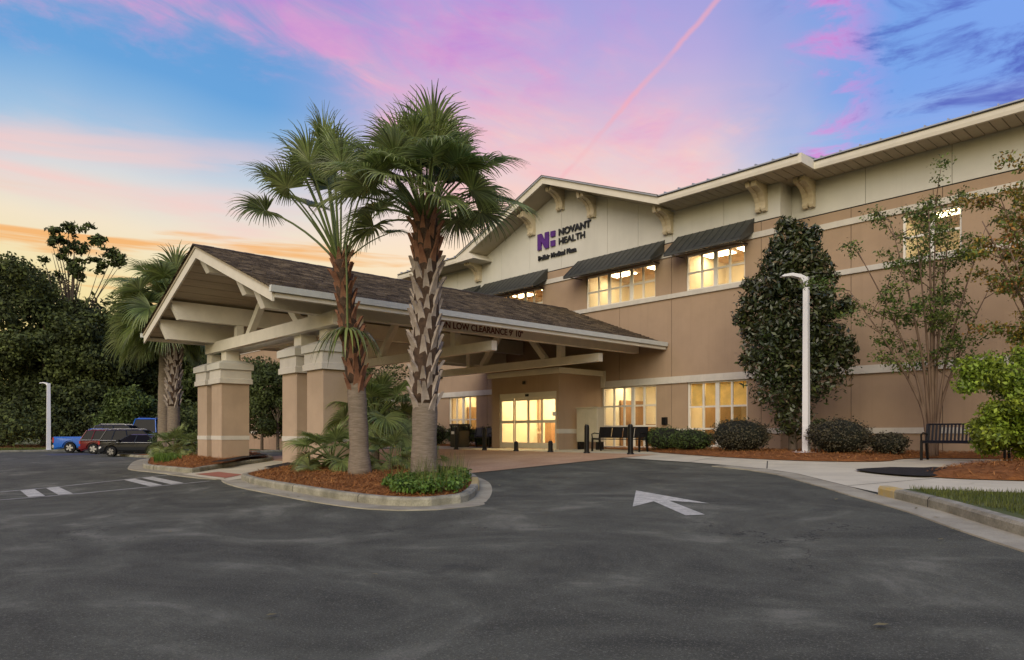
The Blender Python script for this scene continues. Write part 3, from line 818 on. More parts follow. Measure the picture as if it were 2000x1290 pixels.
# --- windows
def window(o, Y, cols, rows, thick=(), light='light_warm', shade=0.0, depth=3.2, zc=None, furn=False, pw=.055, zfl=None):
    x0, x1, z0, z1 = o
    yf = Y + .05
    f = MB(); F = .06
    f.box(x0, x1, yf, yf + .1, z0, z0 + F); f.box(x0, x1, yf, yf + .1, z1 - F, z1)
    f.box(x0, x0 + F, yf, yf + .1, z0 + F, z1 - F); f.box(x1 - F, x1, yf, yf + .1, z0 + F, z1 - F)
    wn = f.build('window', 'frame_white', bld)
    xs = [x0 + F + (x1 - x0 - 2 * F) * c for c in cols]; zs = [z0 + F + (z1 - z0 - 2 * F) * r for r in rows]
    for i, x in enumerate(xs[1:-1], 1):
        w_ = .078 if i in thick else .034
        MB().box(x - w_, x + w_, yf + .01, yf + .085, z0 + F, z1 - F).build('mullion', 'frame_white', wn)
    for z in zs[1:-1]:
        for i in range(len(xs) - 1):
            a = xs[i] + (0 if i == 0 else (.079 if i in thick else .035)); b = xs[i + 1] - (0 if i == len(xs) - 2 else (.079 if (i + 1) in thick else .035))
            MB().box(a, b, yf + .015, yf + .08, z - .032, z + .032).build('glazing_bar', 'frame_white', wn)
    for i in range(len(xs) - 1):
        for j in range(len(zs) - 1):
            MB().box(xs[i] + .01, xs[i + 1] - .01, yf + .045, yf + .051, zs[j] + .01, zs[j + 1] - .01).build('pane', 'glass', wn)
    # lit room behind
    zc = zc or z1 + .25; zb = zfl if zfl is not None else z0 - .6
    yi, yb = Y + .252, Y + depth
    xa, xb = x0 - .25, x1 + .25
    r = MB()
    r.add([(xa, yb, zb), (xb, yb, zb), (xb, yb, zc), (xa, yb, zc)], [(0, 1, 2, 3)], 0)
    r.add([(xa, yi, zb), (xa, yb, zb), (xa, yb, zc), (xa, yi, zc)], [(0, 1, 2, 3)], 0)
    r.add([(xb, yi, zb), (xb, yb, zb), (xb, yb, zc), (xb, yi, zc)], [(0, 1, 2, 3)], 0)
    r.add([(xa, yi, zc), (xb, yi, zc), (xb, yb, zc), (xa, yb, zc)], [(0, 1, 2, 3)], 1)
    r.add([(xa, yi, zb), (xb, yi, zb), (xb, yb, zb), (xa, yb, zb)], [(0, 1, 2, 3)], 2)
    r.build('lit_room', ['interior_wall', 'interior_ceiling', 'interior_floor'], bld)
    nl = max(1, round((xb - xa) / 1.8))
    for i in range(nl):
        cx = xa + (xb - xa) * (i + .5) / nl
        MB().box(cx - .55, cx + .55, yi + 1.0, yi + 1.55, zc - .04, zc - .015).build('ceiling_light', light, bld)
    if shade:
        zz = z1 - (z1 - z0) * shade
        for i in range(len(xs) - 1):
            MB().box(xs[i] + .02, xs[i + 1] - .02, yf + .12, yf + .125, zz, z1 - .02).build('roller_shade', 'shade_cloth', wn)
    if furn:
        rnd = random.Random(int(abs(x0) * 10))
        k = MB()
        k.box(x0 + .2, x0 + .2 + .55 * (x1 - x0), yb - .9, yb - .35, zb + .0, zb + 1.05)
        k.box(x0 + .5, x0 + .95, yb - 1.5, yb - 1.1, zb, zb + .9); k.box(x1 - .75, x1 - .3, yb - 1.7, yb - 1.25, zb, zb + .95)
        k.box(x1 - .9, x1 - .1, yb - .05, yb - .02, zb + 1.25, zb + 1.8)
        for q in range(3):                       # wall cabinets, a picture, a partition
            xx = x0 + (x1 - x0) * (q + rnd.random()) / 3
            k.box(xx, xx + rnd.uniform(.25, .6), yb - .3, yb - .02, zb + rnd.uniform(1.3, 1.7), zb + rnd.uniform(1.9, 2.3))
        k.box(x0 - .2, x0 - .12, Y + 1.4, yb - .02, zb, zb + 2.1)
        k.build('room_furniture', 'furniture', bld)
    return wn


six = [0, 1 / 6, 2 / 6, 3 / 6, 4 / 6, 5 / 6, 1]
four = [0, .25, .5, .75, 1]
window(UP[0], WY, four, [0, .5, 1], (2,))
window(UP[1], WY, six, [0, .5, 1], (2, 4), light='light_dim')
window(UP[2], WY, six, [0, .5, 1], (2, 4))
window(UP[3], WY, four, [0, .5, 1], (2,))
window(DN[0], WY, four, [0, .5, 1], (2,), furn=True, zfl=ZF, light='light_dim')
window(DN[1], WY, [0, .2, .4, .57, .78, 1], [0, .345, .69, 1], (3,), furn=True, zfl=ZF)
window(DN[2], WY, four, [0, .26, .62, 1], (2,), shade=.38, furn=True, zfl=ZF, light='light_dim', depth=4.2)
for o in RW: window(o, WW, [0, .5, 1], [0, .5, 1], (1,), light='light_neutral')
for o in ((-47.5, -45.5, 1.02, 3.42), (-40.5, -38.4, 1.02, 3.42)): window(o, WW, [0, .5, 1], [0, .5, 1], (1,), light='light_neutral')

# --- entrance lobby that stands out from the wall
VX0, VX1, VY, VZ = -23.6, -19.5, 20.2, 4.12
DX0, DX1, DZ = -23.12, -19.64, 3.20
for a, b, z0, z1 in ((VX0, DX0, .2, 3.9), (DX1, VX1, .2, 3.9), (DX0, DX1, DZ, 3.9)):
    MB().box(a, b, VY, VY + .2, z0, z1).build('lobby_wall', 'stucco', bld)
for x, s in ((VX1, -1), (VX0, 1)):
    MB().box(x, x + .2 * s, VY + .201, WY + .25, .2, ZF + .65).build('lobby_wall', 'stucco', bld)
    MB().box(x - .02 * s, x + .2 * s, VY - .02 if s < 0 else VY + .21, WY - .05, ZF + .65, ZF + .83).build('band_course', 'band', bld)
    MB().box(x, x + .2 * s, VY + .201, WY + .25, ZF + .83, 3.9).build('lobby_wall', 'stucco', bld)
MB().box(VX0 - .14, VX1 + .14, VY - .14, VY + .25, 3.9, VZ).build('lobby_cornice', 'trim', bld)
for x, s in ((VX1, 1), (VX0, -1)):
    MB().box(x - .2 * s, x + .14 * s, VY + .252, WY - .09, 3.9, VZ - .002).build('lobby_cornice', 'trim', bld)
MB().box(VX0 + .2, VX1 - .2, VY + .252, WY + .2, 3.95, 4.05).build('lobby_roof', 'roof_metal', bld)
MB().box(VX1 + .002, VX1 + .22, WY - .085, WY - .002, 3.42, VZ).build('cornice_return', 'trim', bld)
lob = MB()
lx0, lx1, ly0, ly1 = VX0 + .21, VX1 - .21, VY + .21, 26.0
lob.add([(lx0, ly1, ZF), (lx1, ly1, ZF), (lx1, ly1, 3.8), (lx0, ly1, 3.8)], [(0, 1, 2, 3)], 0)
lob.add([(lx0, ly0, ZF), (lx0, ly1, ZF), (lx0, ly1, 3.8), (lx0, ly0, 3.8)], [(0, 1, 2, 3)], 0)
lob.add([(lx1, ly0, ZF), (lx1, ly1, ZF), (lx1, ly1, 3.8), (lx1, ly0, 3.8)], [(0, 1, 2, 3)], 0)
lob.add([(lx0, ly0, 3.8), (lx1, ly0, 3.8), (lx1, ly1, 3.8), (lx0, ly1, 3.8)], [(0, 1, 2, 3)], 1)
lob.add([(lx0, ly0, ZF + .02), (lx1, ly0, ZF + .02), (lx1, ly1, ZF + .02), (lx0, ly1, ZF + .02)], [(0, 1, 2, 3)], 2)
lob.build('lit_lobby', ['interior_wall', 'interior_ceiling', 'interior_floor'], bld)
for y in (20.8, 23.2, 24.9):
    MB().box(-22.8, -20.3, y, y + .6, 3.74, 3.77).build('ceiling_light', 'light_lobby', bld)
desk = MB(); desk.box(-22.9, -20.6, 24.6, 25.3, ZF + .03, ZF + 1.1); desk.box(-22.5, -21.9, 25.93, 25.97, ZF + 1.5, ZF + 2.2); desk.box(-21.2, -20.7, 23.6, 24.0, ZF + .03, ZF + 1.0); desk.box(-22.9, -22.5, 22.8, 23.2, ZF + .03, ZF + 1.2)
desk.build('lobby_desk', 'furniture', bld)
# sliding doors
door = MB()
door.box(DX0, DX1, VY + .04, VY + .16, DZ - .22, DZ); door.box(DX0, DX0 + .07, VY + .04, VY + .16, ZF, DZ - .22); door.box(DX1 - .07, DX1, VY + .04, VY + .16, ZF, DZ - .22)
dr = door.build('sliding_entrance', 'frame_door', bld)
e = [DX0 + .07 + (DX1 - DX0 - .14) * i / 4 for i in range(5)]
for i in range(4):
    a, b = e[i] + .004, e[i + 1] - .004; yy = VY + (.06 if i in (0, 3) else .10)
    d = MB(); t_ = .055
    d.box(a, a + t_, yy, yy + .035, ZF + .03, DZ - .225); d.box(b - t_, b, yy, yy + .035, ZF + .03, DZ - .225)
    d.box(a + t_, b - t_, yy, yy + .035, ZF + .03, ZF + .27); d.box(a + t_, b - t_, yy, yy + .035, ZF + 1.08, ZF + 1.2); d.box(a + t_, b - t_, yy, yy + .035, DZ - .32, DZ - .225)
    d.build('door_leaf', 'frame_door', dr)
    for z0, z1 in ((ZF + .27, ZF + 1.08), (ZF + 1.2, DZ - .32)):
        MB().box(a + t_ - .008, b - t_ + .008, yy + .014, yy + .02, z0 - .008, z1 + .008).build('pane', 'glass', dr)
MB().box(e[2] - .09, e[2] + .09, VY + .0, VY + .06, DZ - .16, DZ - .06).build('door_sensor', 'black_metal', dr)
MB().box(-19.92, -19.72, VY + .052, VY + .058, ZF + 1.35, ZF + 1.52).build('door_notice', 'white_metal', dr)
MB().box(-21.55, -21.43, VY - .08, VY - .002, 3.55, 3.68).build('wall_camera', 'black_metal', bld)
# wall lamps and boxes
def wall_box(name, x, z, w_, h, label):
    o = MB().box(x - w_ / 2, x + w_ / 2, WY - .12, WY - .003, z - h / 2, z + h / 2).build(name, 'black_metal', None, bevel=.012)
    tag(o, label, 'wall box')
wall_box('wall_box', -16.28, 1.98, .22, .30, 'small black box on tan wall between the two ground floor windows')
wall_box('wall_light', -30.8, 4.72, .2, .5, 'small black wall lamp high on wall left of the lobby')


# --- lettering
def text_mesh(name, txt, size, depth, m, parent, loc, rot, bold=0.0, sx=1.0):
    c = bpy.data.curves.new(name, 'FONT'); c.body = txt; c.size = size; c.extrude = depth; c.offset = bold
    o = bpy.data.objects.new(name, c); COL.objects.link(o)
    dg = bpy.context.evaluated_depsgraph_get(); me = bpy.data.meshes.new_from_object(o.evaluated_get(dg))
    bpy.data.objects.remove(o); bpy.data.curves.remove(c)
    me.name = name; me.materials.clear(); me.materials.append(MATS[m])
    q = link(name, me, parent); q.location = Vector(loc) - (worldloc(parent) if parent else Vector()); q.rotation_euler = rot; q.scale = (sx, 1, 1)
    return q


sg = thing('building_sign', (-23.31, WY - .06, 9.4), 'purple and black raised letter sign on the cream gable', 'sign')
MB().prism([(-23.31, 9.93), (-23.09, 9.93), (-23.09, 10.34), (-22.82, 9.93), (-22.61, 9.93), (-22.61, 10.66), (-22.84, 10.66), (-22.84, 10.24), (-23.07, 10.66), (-23.31, 10.66)], 'y', WY - .09, WY - .006).build('logo_letter', 'sign_purple', sg)
for z in (9.95, 10.38):
    MB().prism([(-22.47, z), (-22.21, z), (-22.21, z + .25), (-22.47, z + .25)], 'y', WY - .09, WY - .006).build('logo_square', 'sign_purple', sg)
RX = (R(90), 0, 0)
text_mesh('lettering', 'NOVANT', .40, .03, 'sign_black', sg, (-22.0, WY - .04, 10.36), RX, .012, 1.12)
text_mesh('lettering', 'HEALTH', .40, .03, 'sign_black', sg, (-22.0, WY - .04, 9.95), RX, .004, 1.08)
text_mesh('lettering', 'Belfair Medical Plaza', .29, .03, 'sign_black', sg, (-23.3, WY - .04, 9.46), RX, .010, 1.0)
# ================================================================== ENTRANCE CANOPY
KX, KH, KY0, KY1, KZ, KE = -21.6, 5.35, 6.98, 22.74, 7.02, 4.98
KS = (KZ - KE) / KH
can = thing('entrance_canopy', (KX, 14.5, .6), 'gabled drive-through canopy with brown shingle roof on paired tan columns', 'canopy')
und = lambda x: KZ - .2 - KS * abs(x - KX)
rs = np.random.RandomState(4)
for s in (-1, 1):
    xe = KX + s * KH
    MB().prism([(KX, KZ), (xe, KE), (xe, KE - .07), (KX, KZ - .07)], 'y', KY0 + .03, KY1).build('roof_deck', 'soffit_wood', can)
    bw = KH / 14
    for i in range(14):                           # tongue-and-groove ceiling boards under each slope
        a, b = KX + s * (i * bw + .012), KX + s * ((i + 1) * bw - .012)
        MB().prism([(a, und(a) + .125), (b, und(b) + .125), (b, und(b) + .1), (a, und(a) + .1)], 'y', KY0 + .12, KY1 - .02).build('ceiling_board', 'soffit_wood', can)
    MB().prism([(KX, KZ - .075), (xe, KE - .075), (xe, KE - .33), (KX, KZ - .36)], 'y', KY0 + .06, KY0 + .115).build('rake_board', 'trim', can)
    # shingle tabs, course by course
    V, F, T = [], [], []
    L = math.hypot(KH, KZ - KE); nc = 27
    for c in range(nc):
        t0, t1 = c / nc, (c + 1.25) / nc
        y = KY0 - .03 - rs.rand() * .2
        while y < KY1:
            w_ = .22 + rs.rand() * .22; y2 = min(KY1, y + w_); ya = max(KY0 - .03, y)
            th = .028 + rs.rand() * .016
            if y2 - ya > .02:
                def pt(t, yy, h): return (KX + s * KH * t, yy, KZ - (KZ - KE) * t + h)
                lo = min(1.008, t1)
                n = len(V)
                V += [pt(t0, ya, .004), pt(t0, y2 - .006, .004), pt(lo, y2 - .006, th), pt(lo, ya, th), pt(lo, ya, .0), pt(lo, y2 - .006, .0)]
                F += [(n, n + 1, n + 2, n + 3), (n + 3, n + 2, n + 5, n + 4)]; T += [rs.rand()] * 2
                if ya < KY0: F.append((n, n + 3, n + 4, n)) if False else None
            y = y2
    me = npmesh('roof_shingles', np.array(V), np.array(F), 'shingle', np.array(T))
    o = link('roof_shingles', me, can); o.location = -worldloc(can); tag(o, kind='stuff')
    # gutter, trim line and eave beam
    gx0, gx1 = (xe + .005, xe + .14) if s > 0 else (xe - .14, xe - .005)
    MB().prism([(gx0, KE - .12), (gx1 - .03 * s if s > 0 else gx1, KE - .12), (gx1, KE + .03), (gx0, KE + .03)] if s > 0 else [(gx1, KE - .12), (gx0 + .03, KE - .12), (gx0, KE + .03), (gx1, KE + .03)], 'y', KY0 - .02, KY1).build('eave_gutter', 'gutter_white', can)
    MB().box(xe - .12 * s, xe + .03 * s, KY0 + .12, KY1, KE - .235, KE - .135).build('eave_trim', 'trim', can)
for i in range(52):                                # ridge caps
    y = KY0 - .03 + i * .305
    if i == 0:
        b = MB(); b.prism([(-.17, -.063), (0, .005), (.17, -.063), (.17, -.035), (0, .04), (-.17, -.035)], 'y', 0, .31); o = b.build('ridge_cap', 'shingle', can, local=True); rme = o.data
    else: o = link('ridge_cap', rme, can)
    o.location = Vector((KX, y, KZ + .01 + (i % 2) * .006)) - worldloc(can)
# purlins with raked ends
for off, h, wd_ in ((0, .52, .3), (-2.78, .58, .28), (2.78, .58, .28), (-3.98, .64, .28), (3.98, .64, .28)):
    x = KX + off; zt = und(x + (wd_ / 2 if off >= 0 else -wd_ / 2)) + (.085 if off else .03)
    ye = KY0 + .13
    MB().prism([(ye, zt), (ye + .28, zt - h), (KY1 - .04, zt - h), (KY1 - .04, zt)], 'x', x - wd_ / 2, x + wd_ / 2).build('purlin', 'trim_beam', can)
# trusses
def truss(Y, cz0, cz1):
    a, b = KX - 4.78, KX + 4.78
    for dy in ((-.34, .34) if Y < 12 else (0,)):
        MB().box(a, b, Y + dy - .11, Y + dy + .11, cz0, cz1).build('tie_beam', 'trim_beam', can)
    for s in (-1, 1):
        x0, z0 = KX + s * .1, und(KX) - .42; x1, z1 = KX + s * 1.95, cz1
        dx, dz_ = x1 - x0, z1 - z0; L = math.hypot(dx, dz_); nx, nz_ = -dz_ / L * .11, dx / L * .11
        MB().prism([(x0 + nx, z0 + nz_), (x1 + nx, z1 + nz_ - .004), (x1 - nx, z1 - nz_ - .004), (x0 - nx, z0 - nz_)], 'y', Y - .1, Y + .1).build('truss_brace', 'trim_beam', can)
        MB().box(KX + s * 2.78 - .12, KX + s * 2.78 + .12, Y - .12, Y + .12, cz1, und(KX + s * 2.92) - .50).build('truss_post', 'trim_beam', can)


truss(9.38, 4.36, 4.72)
truss(19.6, 4.12, 4.42)
truss(14.5, 4.12, 4.42)
# columns
def column(x, y, zb, w_=.95):
    h = w_ / 2
    c = MB().box(x - h, x + h, y - h, y + h, zb - .2, 1.28).build('column_base', 'stucco_col', can)
    MB().box(x - h - .012, x + h + .012, y - h - .012, y + h + .012, 1.28, 1.42).build('column_band', 'band', can)
    MB().box(x - h, x + h, y - h, y + h, 1.42, 3.22).build('column_shaft', 'stucco_col', can)
    b = MB()
    def ring(z, g): return [(x - h - g, y - h - g, z), (x + h + g, y - h - g, z), (x + h + g, y + h + g, z), (x - h - g, y + h + g, z)]
    def loft(rings, name, m):
        q = MB(); vs = [v for r in rings for v in r]; fs = [(0, 3, 2, 1), tuple(range(len(vs) - 4, len(vs)))]
        for i in range(len(rings) - 1):
            for k in range(4): fs.append((i * 4 + k, i * 4 + (k + 1) % 4, i * 4 + 4 + (k + 1) % 4, i * 4 + 4 + k))
        q.add(vs, fs); q.build(name, m, can)
    loft([ring(3.22, .0), ring(3.22, .09), ring(3.38, .09), ring(3.40, .055), ring(3.70, .055)], 'column_necking', 'band')
    loft([ring(3.70, .055), ring(3.70, .12), ring(3.90, .12), ring(4.02, -.12)], 'column_capital', 'cream')
    MB().box(x - .23, x + .23, y - .23, y + .23, 4.0, 4.36).build('post', 'trim_beam', can)


for x in (-17.78, -19.36): column(x, 9.38, .55)
for x in (-24.95, -26.38): column(x, 9.30, .55)
tq = text_mesh('clearance_lettering', "CAUTION LOW CLEARANCE 9' 10''", .29, .006, 'sign_maroon', can, (KX + 3.98 + .146, 9.95, 4.76), (R(90), 0, R(90)), .005, .95)
tq.location.y = 16.35 - max(v.co.x for v in tq.data.vertices) * .95 - worldloc(can).y; tag(tq, kind='stuff')
# ================================================================== VEGETATION
def rotz(v, a): return Vector((v.x * math.cos(a) - v.y * math.sin(a), v.x * math.sin(a) + v.y * math.cos(a), v.z))


def frond_mesh(elev, seed, lp=1.15, lb=1.05, n=46, droop=.55, spread=122):
    """one sabal fan frond: petiole from the origin leaving at 'elev' degrees in the xz plane, then a folded fan of blades"""
    r = random.Random(seed); b = MB()
    d = Vector((math.cos(R(elev)), 0, math.sin(R(elev)))); g = Vector((0, 0, -1))
    pts = []; p = Vector((0, 0, 0)); cur = d.copy(); ns = 6
    for i in range(ns + 1):
        pts.append(p.copy()); p = p + cur * (lp / ns)
        cur = (cur + g * (droop * .16 * (.5 + abs(math.cos(R(elev)))))).normalized()
    b.tube(pts, [.03 - .002 * i for i in range(ns + 1)], 5, 0, caps=False)
    hub = pts[-1]; X = cur; side = Vector((0, 1, 0)); N = X.cross(side).normalized()
    if N.z < 0 and elev < 88: N = -N
    side = N.cross(X).normalized()
    roll = R(r.uniform(-35, 35))
    side, N = side * math.cos(roll) + N * math.sin(roll), N * math.cos(roll) - side * math.sin(roll)
    tints = [.5] * len(b.f)
    for i in range(n):
        a = R(-spread + 2 * spread * i / (n - 1) + r.uniform(-1.5, 1.5))
        ca = abs(a) / R(spread)
        L = lb * (1.0 - .32 * ca ** 1.5) * r.uniform(.92, 1.06)
        dirv = (X * math.cos(a) + side * math.sin(a)); dirv = (dirv + N * (.30 * ca + .05)).normalized()
        perp = (-X * math.sin(a) + side * math.cos(a))
        hw = lb * .5 * R(2 * spread / (n - 1)) * .52
        costa = X * (.22 * lb * (1 - ca))                        # blades leave along the costa
        p = hub + costa * .6; cur = dirv.copy(); prev = None
        dr = (.05 + droop * (.35 + .65 * (1 - ca))) * r.uniform(.7, 1.3)
        seg = 5; tn = r.random()
        for k in range(seg + 1):
            f = k / seg
            wv = hw * (f / .4 if f < .4 else 1) * (1 if f < .45 else max(.03, 1 - (f - .45) / .5)) + .003
            fold = N * (wv * .55)
            tri = [p - perp * wv + fold, p.copy(), p + perp * wv + fold]
            o = len(b.v); b.v += [tuple(q) for q in tri]
            if prev is not None:
                b.f += [(prev, prev + 1, o + 1, o), (prev + 1, prev + 2, o + 2, o + 1)]; b.m += [1, 1]; tints += [tn, tn]
            prev = o
            p = p + cur * (L / seg)
            cur = (cur + g * (dr * (.25 + f * 1.9)) * .62).normalized()
    me = bpy.data.meshes.new('frond'); me.from_pydata(b.v, [], b.f)
    me.materials.append(MATS['petiole']); me.materials.append(MATS['frond'])
    me.polygons.foreach_set('material_index', b.m)
    t = me.attributes.new('tint', 'FLOAT', 'FACE'); t.data.foreach_set('value', tints)
    me.update()
    return me


FR = {}
def get_frond(elev, var, **kw):
    k = (round(elev / 12) * 12, var, tuple(sorted(kw.items())))
    if k not in FR: FR[k] = frond_mesh(k[0], hash(k[:2]) % 9999 + 3, **kw)
    return FR[k]


def boot_mesh():
    b = MB()
    b.prism([(-.075, 0), (.075, 0), (.05, .20), (.018, .40), (-.018, .40), (-.05, .20)], 'y', -.02, .035)
    b.v = [(x, y + .12 * (z / .40) ** 1.6 - .03 + .05 * (x / .075) ** 2 * -1, z) for x, y, z in b.v]
    b.add([(0, -.03 + .08, .2)], [])
    return b


def palm(loc, path, r0, r1, boots, fronds, label, group, name='palm_tree', bootmat='boot_grey', scale=1.0, lp=1.15, lb=1.05, boot_scale=1.0, seed=1, root_flare=1.25):
    """path: trunk centre line offsets from loc; boots: (z0,z1); fronds: list of (az deg world, elev, len scale)"""
    rnd = random.Random(seed)
    t = thing(name, loc, label, 'palm tree', group)
    pts = smooth3(path, 26)
    H = pts[-1].z
    rad = [(r0 + (r1 - r0) * (p.z / H)) * (root_flare - (root_flare - 1) * min(1, p.z / .5)) * (1 + .035 * math.sin(p.z * 9 + seed)) for p in pts]
    b = MB().tube([p for p in pts], rad, 16)
    b.build('trunk', 'bark_palm', t, smooth=True, local=True)
    fz = [(p, q * 1.03) for p, q in zip(pts, rad) if boots[0] + .15 < p.z < boots[1] + .3]
    if len(fz) > 2: MB().tube([p for p, _ in fz], [q for _, q in fz], 14).build('trunk_fibre', 'fibre', t, smooth=True, local=True)
    def at(z):
        for p, q in zip(pts, pts[1:]):
            if p.z <= z <= q.z: f = (z - p.z) / (q.z - p.z); return p.lerp(q, f)
        return pts[-1]
    bm_ = None; z = boots[0]; i = 0
    while z < boots[1]:
        c = at(z); rr = r0 + (r1 - r0) * z / H
        az = i * 137.5 + rnd.uniform(-9, 9)
        key = bootmat if not isinstance(bootmat, tuple) else bootmat[int(z - boots[0] > (boots[1] - boots[0]) * .72)]
        if key not in BOOT:
            q = boot_mesh().build('leaf_base', key, t, local=True); BOOT[key] = q.data
        else: q = link('leaf_base', BOOT[key], t)
        s_ = boot_scale * rnd.uniform(.8, 1.2)
        q.scale = (s_ * 1.1, s_ * rnd.uniform(.7, 1.3), s_ * rnd.uniform(.8, 1.1))
        q.rotation_euler = (rnd.uniform(-.08, .08), rnd.uniform(-.15, .15), R(az) - math.pi / 2)
        q.location = c + Vector((math.cos(R(az)), math.sin(R(az)), 0)) * (rr * 1.02) + Vector((0, 0, 0))
        z += .036 * boot_scale / (rr / .22) ; i += 1
    top = pts[-1]
    for k, (az, el, s_) in enumerate(fronds):
        q = link('frond', get_frond(el, k % 3, lp=lp, lb=lb), t)
        q.rotation_euler = (0, 0, R(az)); q.scale = (s_, s_, s_)
        q.location = top + Vector((math.cos(R(az)) * .08, math.sin(R(az)) * .08, -.18 + .25 * max(0, el) / 90))
    return t


BOOT = {}


def smooth3(pts, n):
    pts = [Vector(p) for p in pts]; out = []
    m = len(pts) - 1
    for k in range(n):
        u = k / (n - 1) * m; i = min(int(u), m - 1); t = u - i
        p0, p1, p2, p3 = pts[max(i - 1, 0)], pts[i], pts[i + 1], pts[min(i + 2, m)]
        out.append(.5 * (2 * p1 + (p2 - p0) * t + (2 * p0 - 5 * p1 + 4 * p2 - p3) * t * t + (3 * p1 - p0 - 3 * p2 + p3) * t ** 3))
    return out


RIGHT = math.degrees(YAW)           # world azimuth of "to the photographer's right"
def crown(n, seed, top=84, low=-22, s0=.9, s1=1.08):
    r = random.Random(seed); out = []
    for i in range(n):
        f = (i + .5) / n; el = top - (top - low) * f ** .85 + r.uniform(-6, 6)
        out.append((i * 137.508 + r.uniform(-10, 10), el, r.uniform(s0, s1)))
    return out


# the two palms on the island
palm((-11.4, 8.0, gz(-11.4, 8) + .15), [(0, 0, 0), (.02, .02, 1.6), (.05, .03, 3.2), (.0, .05, 5.15)], .25, .235, (1.3, 5.2), crown(50, 11, 89, 30, .84, 1.04),
     'tallest palm with grey criss-cross trunk and full fan crown, beside ground cover', 'palms on the entrance island', bootmat=('boot_grey', 'boot_red'), lp=1.32, lb=.95, boot_scale=1.0, seed=3)
rr_ = lambda a: RIGHT + a
pbig = bpy.data.objects['palm_tree']
for k, (az_, up, out_) in enumerate(((rr_(170), 1.7, .9), (rr_(200), 1.5, .75), (rr_(150), 1.3, 1.0), (rr_(20), 1.2, .8))):
    d_ = Vector((math.cos(R(az_)), math.sin(R(az_)), 0)); b_ = MB(); rk_ = random.Random(k)
    main = smooth3([Vector((0, 0, 5.1)), d_ * out_ * .35 + Vector((0, 0, 5.2 + up * .7)), d_ * out_ * .75 + Vector((0, 0, 5.2 + up)), d_ * out_ * 1.15 + Vector((0, 0, 5.2 + up * .75))], 8)
    b_.tube(main, [.018 - .0015 * i for i in range(8)], 5)
    for q in main[3:]:
        for _ in range(3):
            e_ = q + Vector((rk_.uniform(-.22, .22), rk_.uniform(-.22, .22), rk_.uniform(-.35, -.05))); b_.tube([q, q.lerp(e_, .5) + Vector((0, 0, .05)), e_], [.006, .005, .003], 4)
    b_.build('flower_stalk', 'frond_old', pbig, local=True)
lf = [(rr_(176), 54, 1.02), (rr_(168), 66, 1.05), (rr_(186), 72, 1.08), (rr_(150), 78, 1.12), (rr_(200), 82, 1.18), (rr_(120), 70, 1.0), (rr_(235), 66, 1.02), (rr_(80), 76, .95), (rr_(285), 72, .95), (rr_(20), 74, .85), (rr_(330), 78, .9), (rr_(180), 86, 1.2), (rr_(215), 56, .9), (rr_(140), 58, .95), (rr_(10), 44, .62), (rr_(260), 80, 1.05), (rr_(350), 60, .7), (rr_(195), 62, 1.0)]
p2 = palm((-13.75, 7.95, gz(-13.75, 7.95) + .15), [(0, 0, 0), (-.06, -.05, 1.9), (-.22, -.2, 3.6), (-.32, -.3, 4.75)], .22, .17, (1.75, 4.85), lf,
          'slimmer leaning palm with red-brown trunk fibre and sparse crown', 'palms on the entrance island', bootmat='boot_red', lp=1.95, lb=.85, boot_scale=.95, seed=5)
# one broken frond hanging down the trunk of the slim palm, its stalk bent over
def hanging_frond():
    b = MB(); r = random.Random(8)
    b.tube([(0, 0, 1.5), (.05, 0, .9), (.06, 0, .3), (.08, 0, 0)], [.02, .022, .022, .02], 5, 0)
    tn = [.6] * len(b.f)
    for i in range(44):
        a = r.uniform(0, 2 * math.pi); out_ = r.uniform(.3, 1.1); L = r.uniform(.75, 1.1)
        dv_ = Vector((math.cos(a), math.sin(a), 0)); pr = Vector((-math.sin(a), math.cos(a), 0)); p = Vector((.08, 0, 0)); cur = (dv_ * out_ + Vector((0, 0, .12))).normalized(); prev = None; t1 = r.random()
        for k in range(6):
            f = k / 5; wv = .022 * (1 if f < .5 else max(.05, 1 - (f - .5) / .5))
            o = len(b.v); b.v += [tuple(p - pr * wv), tuple(p + pr * wv)]
            if prev is not None: b.f.append((prev, prev + 1, o + 1, o)); b.m.append(1); tn.append(t1)
            prev = o; p = p + cur * (L / 5); cur = (cur + Vector((0, 0, -.75 + .25 * out_))).normalized()
    me = bpy.data.meshes.new('hanging_frond'); me.from_pydata(b.v, [], b.f); me.materials.append(MATS['petiole']); me.materials.append(MATS['frond']); me.polygons.foreach_set('material_index', b.m)
    t = me.attributes.new('tint', 'FLOAT', 'FACE'); t.data.foreach_set('value', tn); me.update()
    q = link('hanging_frond', me, p2); q.location = (.02, -.36, 3.15); q.scale = (1.15, 1.15, 1.25)
hanging_frond()
# palms over the left island, behind the canopy
for k, (x, y, h, s, lab) in enumerate(((-31.6, 9.4, 7.2, 1.2, 'full palm with pale crossed trunk left of the canopy columns'), (-33.3, 9.5, 6.6, 1.1, 'palm with plain grey trunk, leftmost behind the canopy eave'))):
    palm((x, y, gz(x, y) + .12), [(0, 0, 0), (.04, 0, h * .35), (.0, .05, h * .7), (0, 0, h * .88)], .25, .23, (1.9 if k == 0 else 5.0, h * .88), crown(30, 31 + k, 82, -25, s * .9, s * 1.1),
         lab, 'palms on the left island', bootmat='boot_grey', boot_scale=1.1, seed=20 + k, lb=1.15)


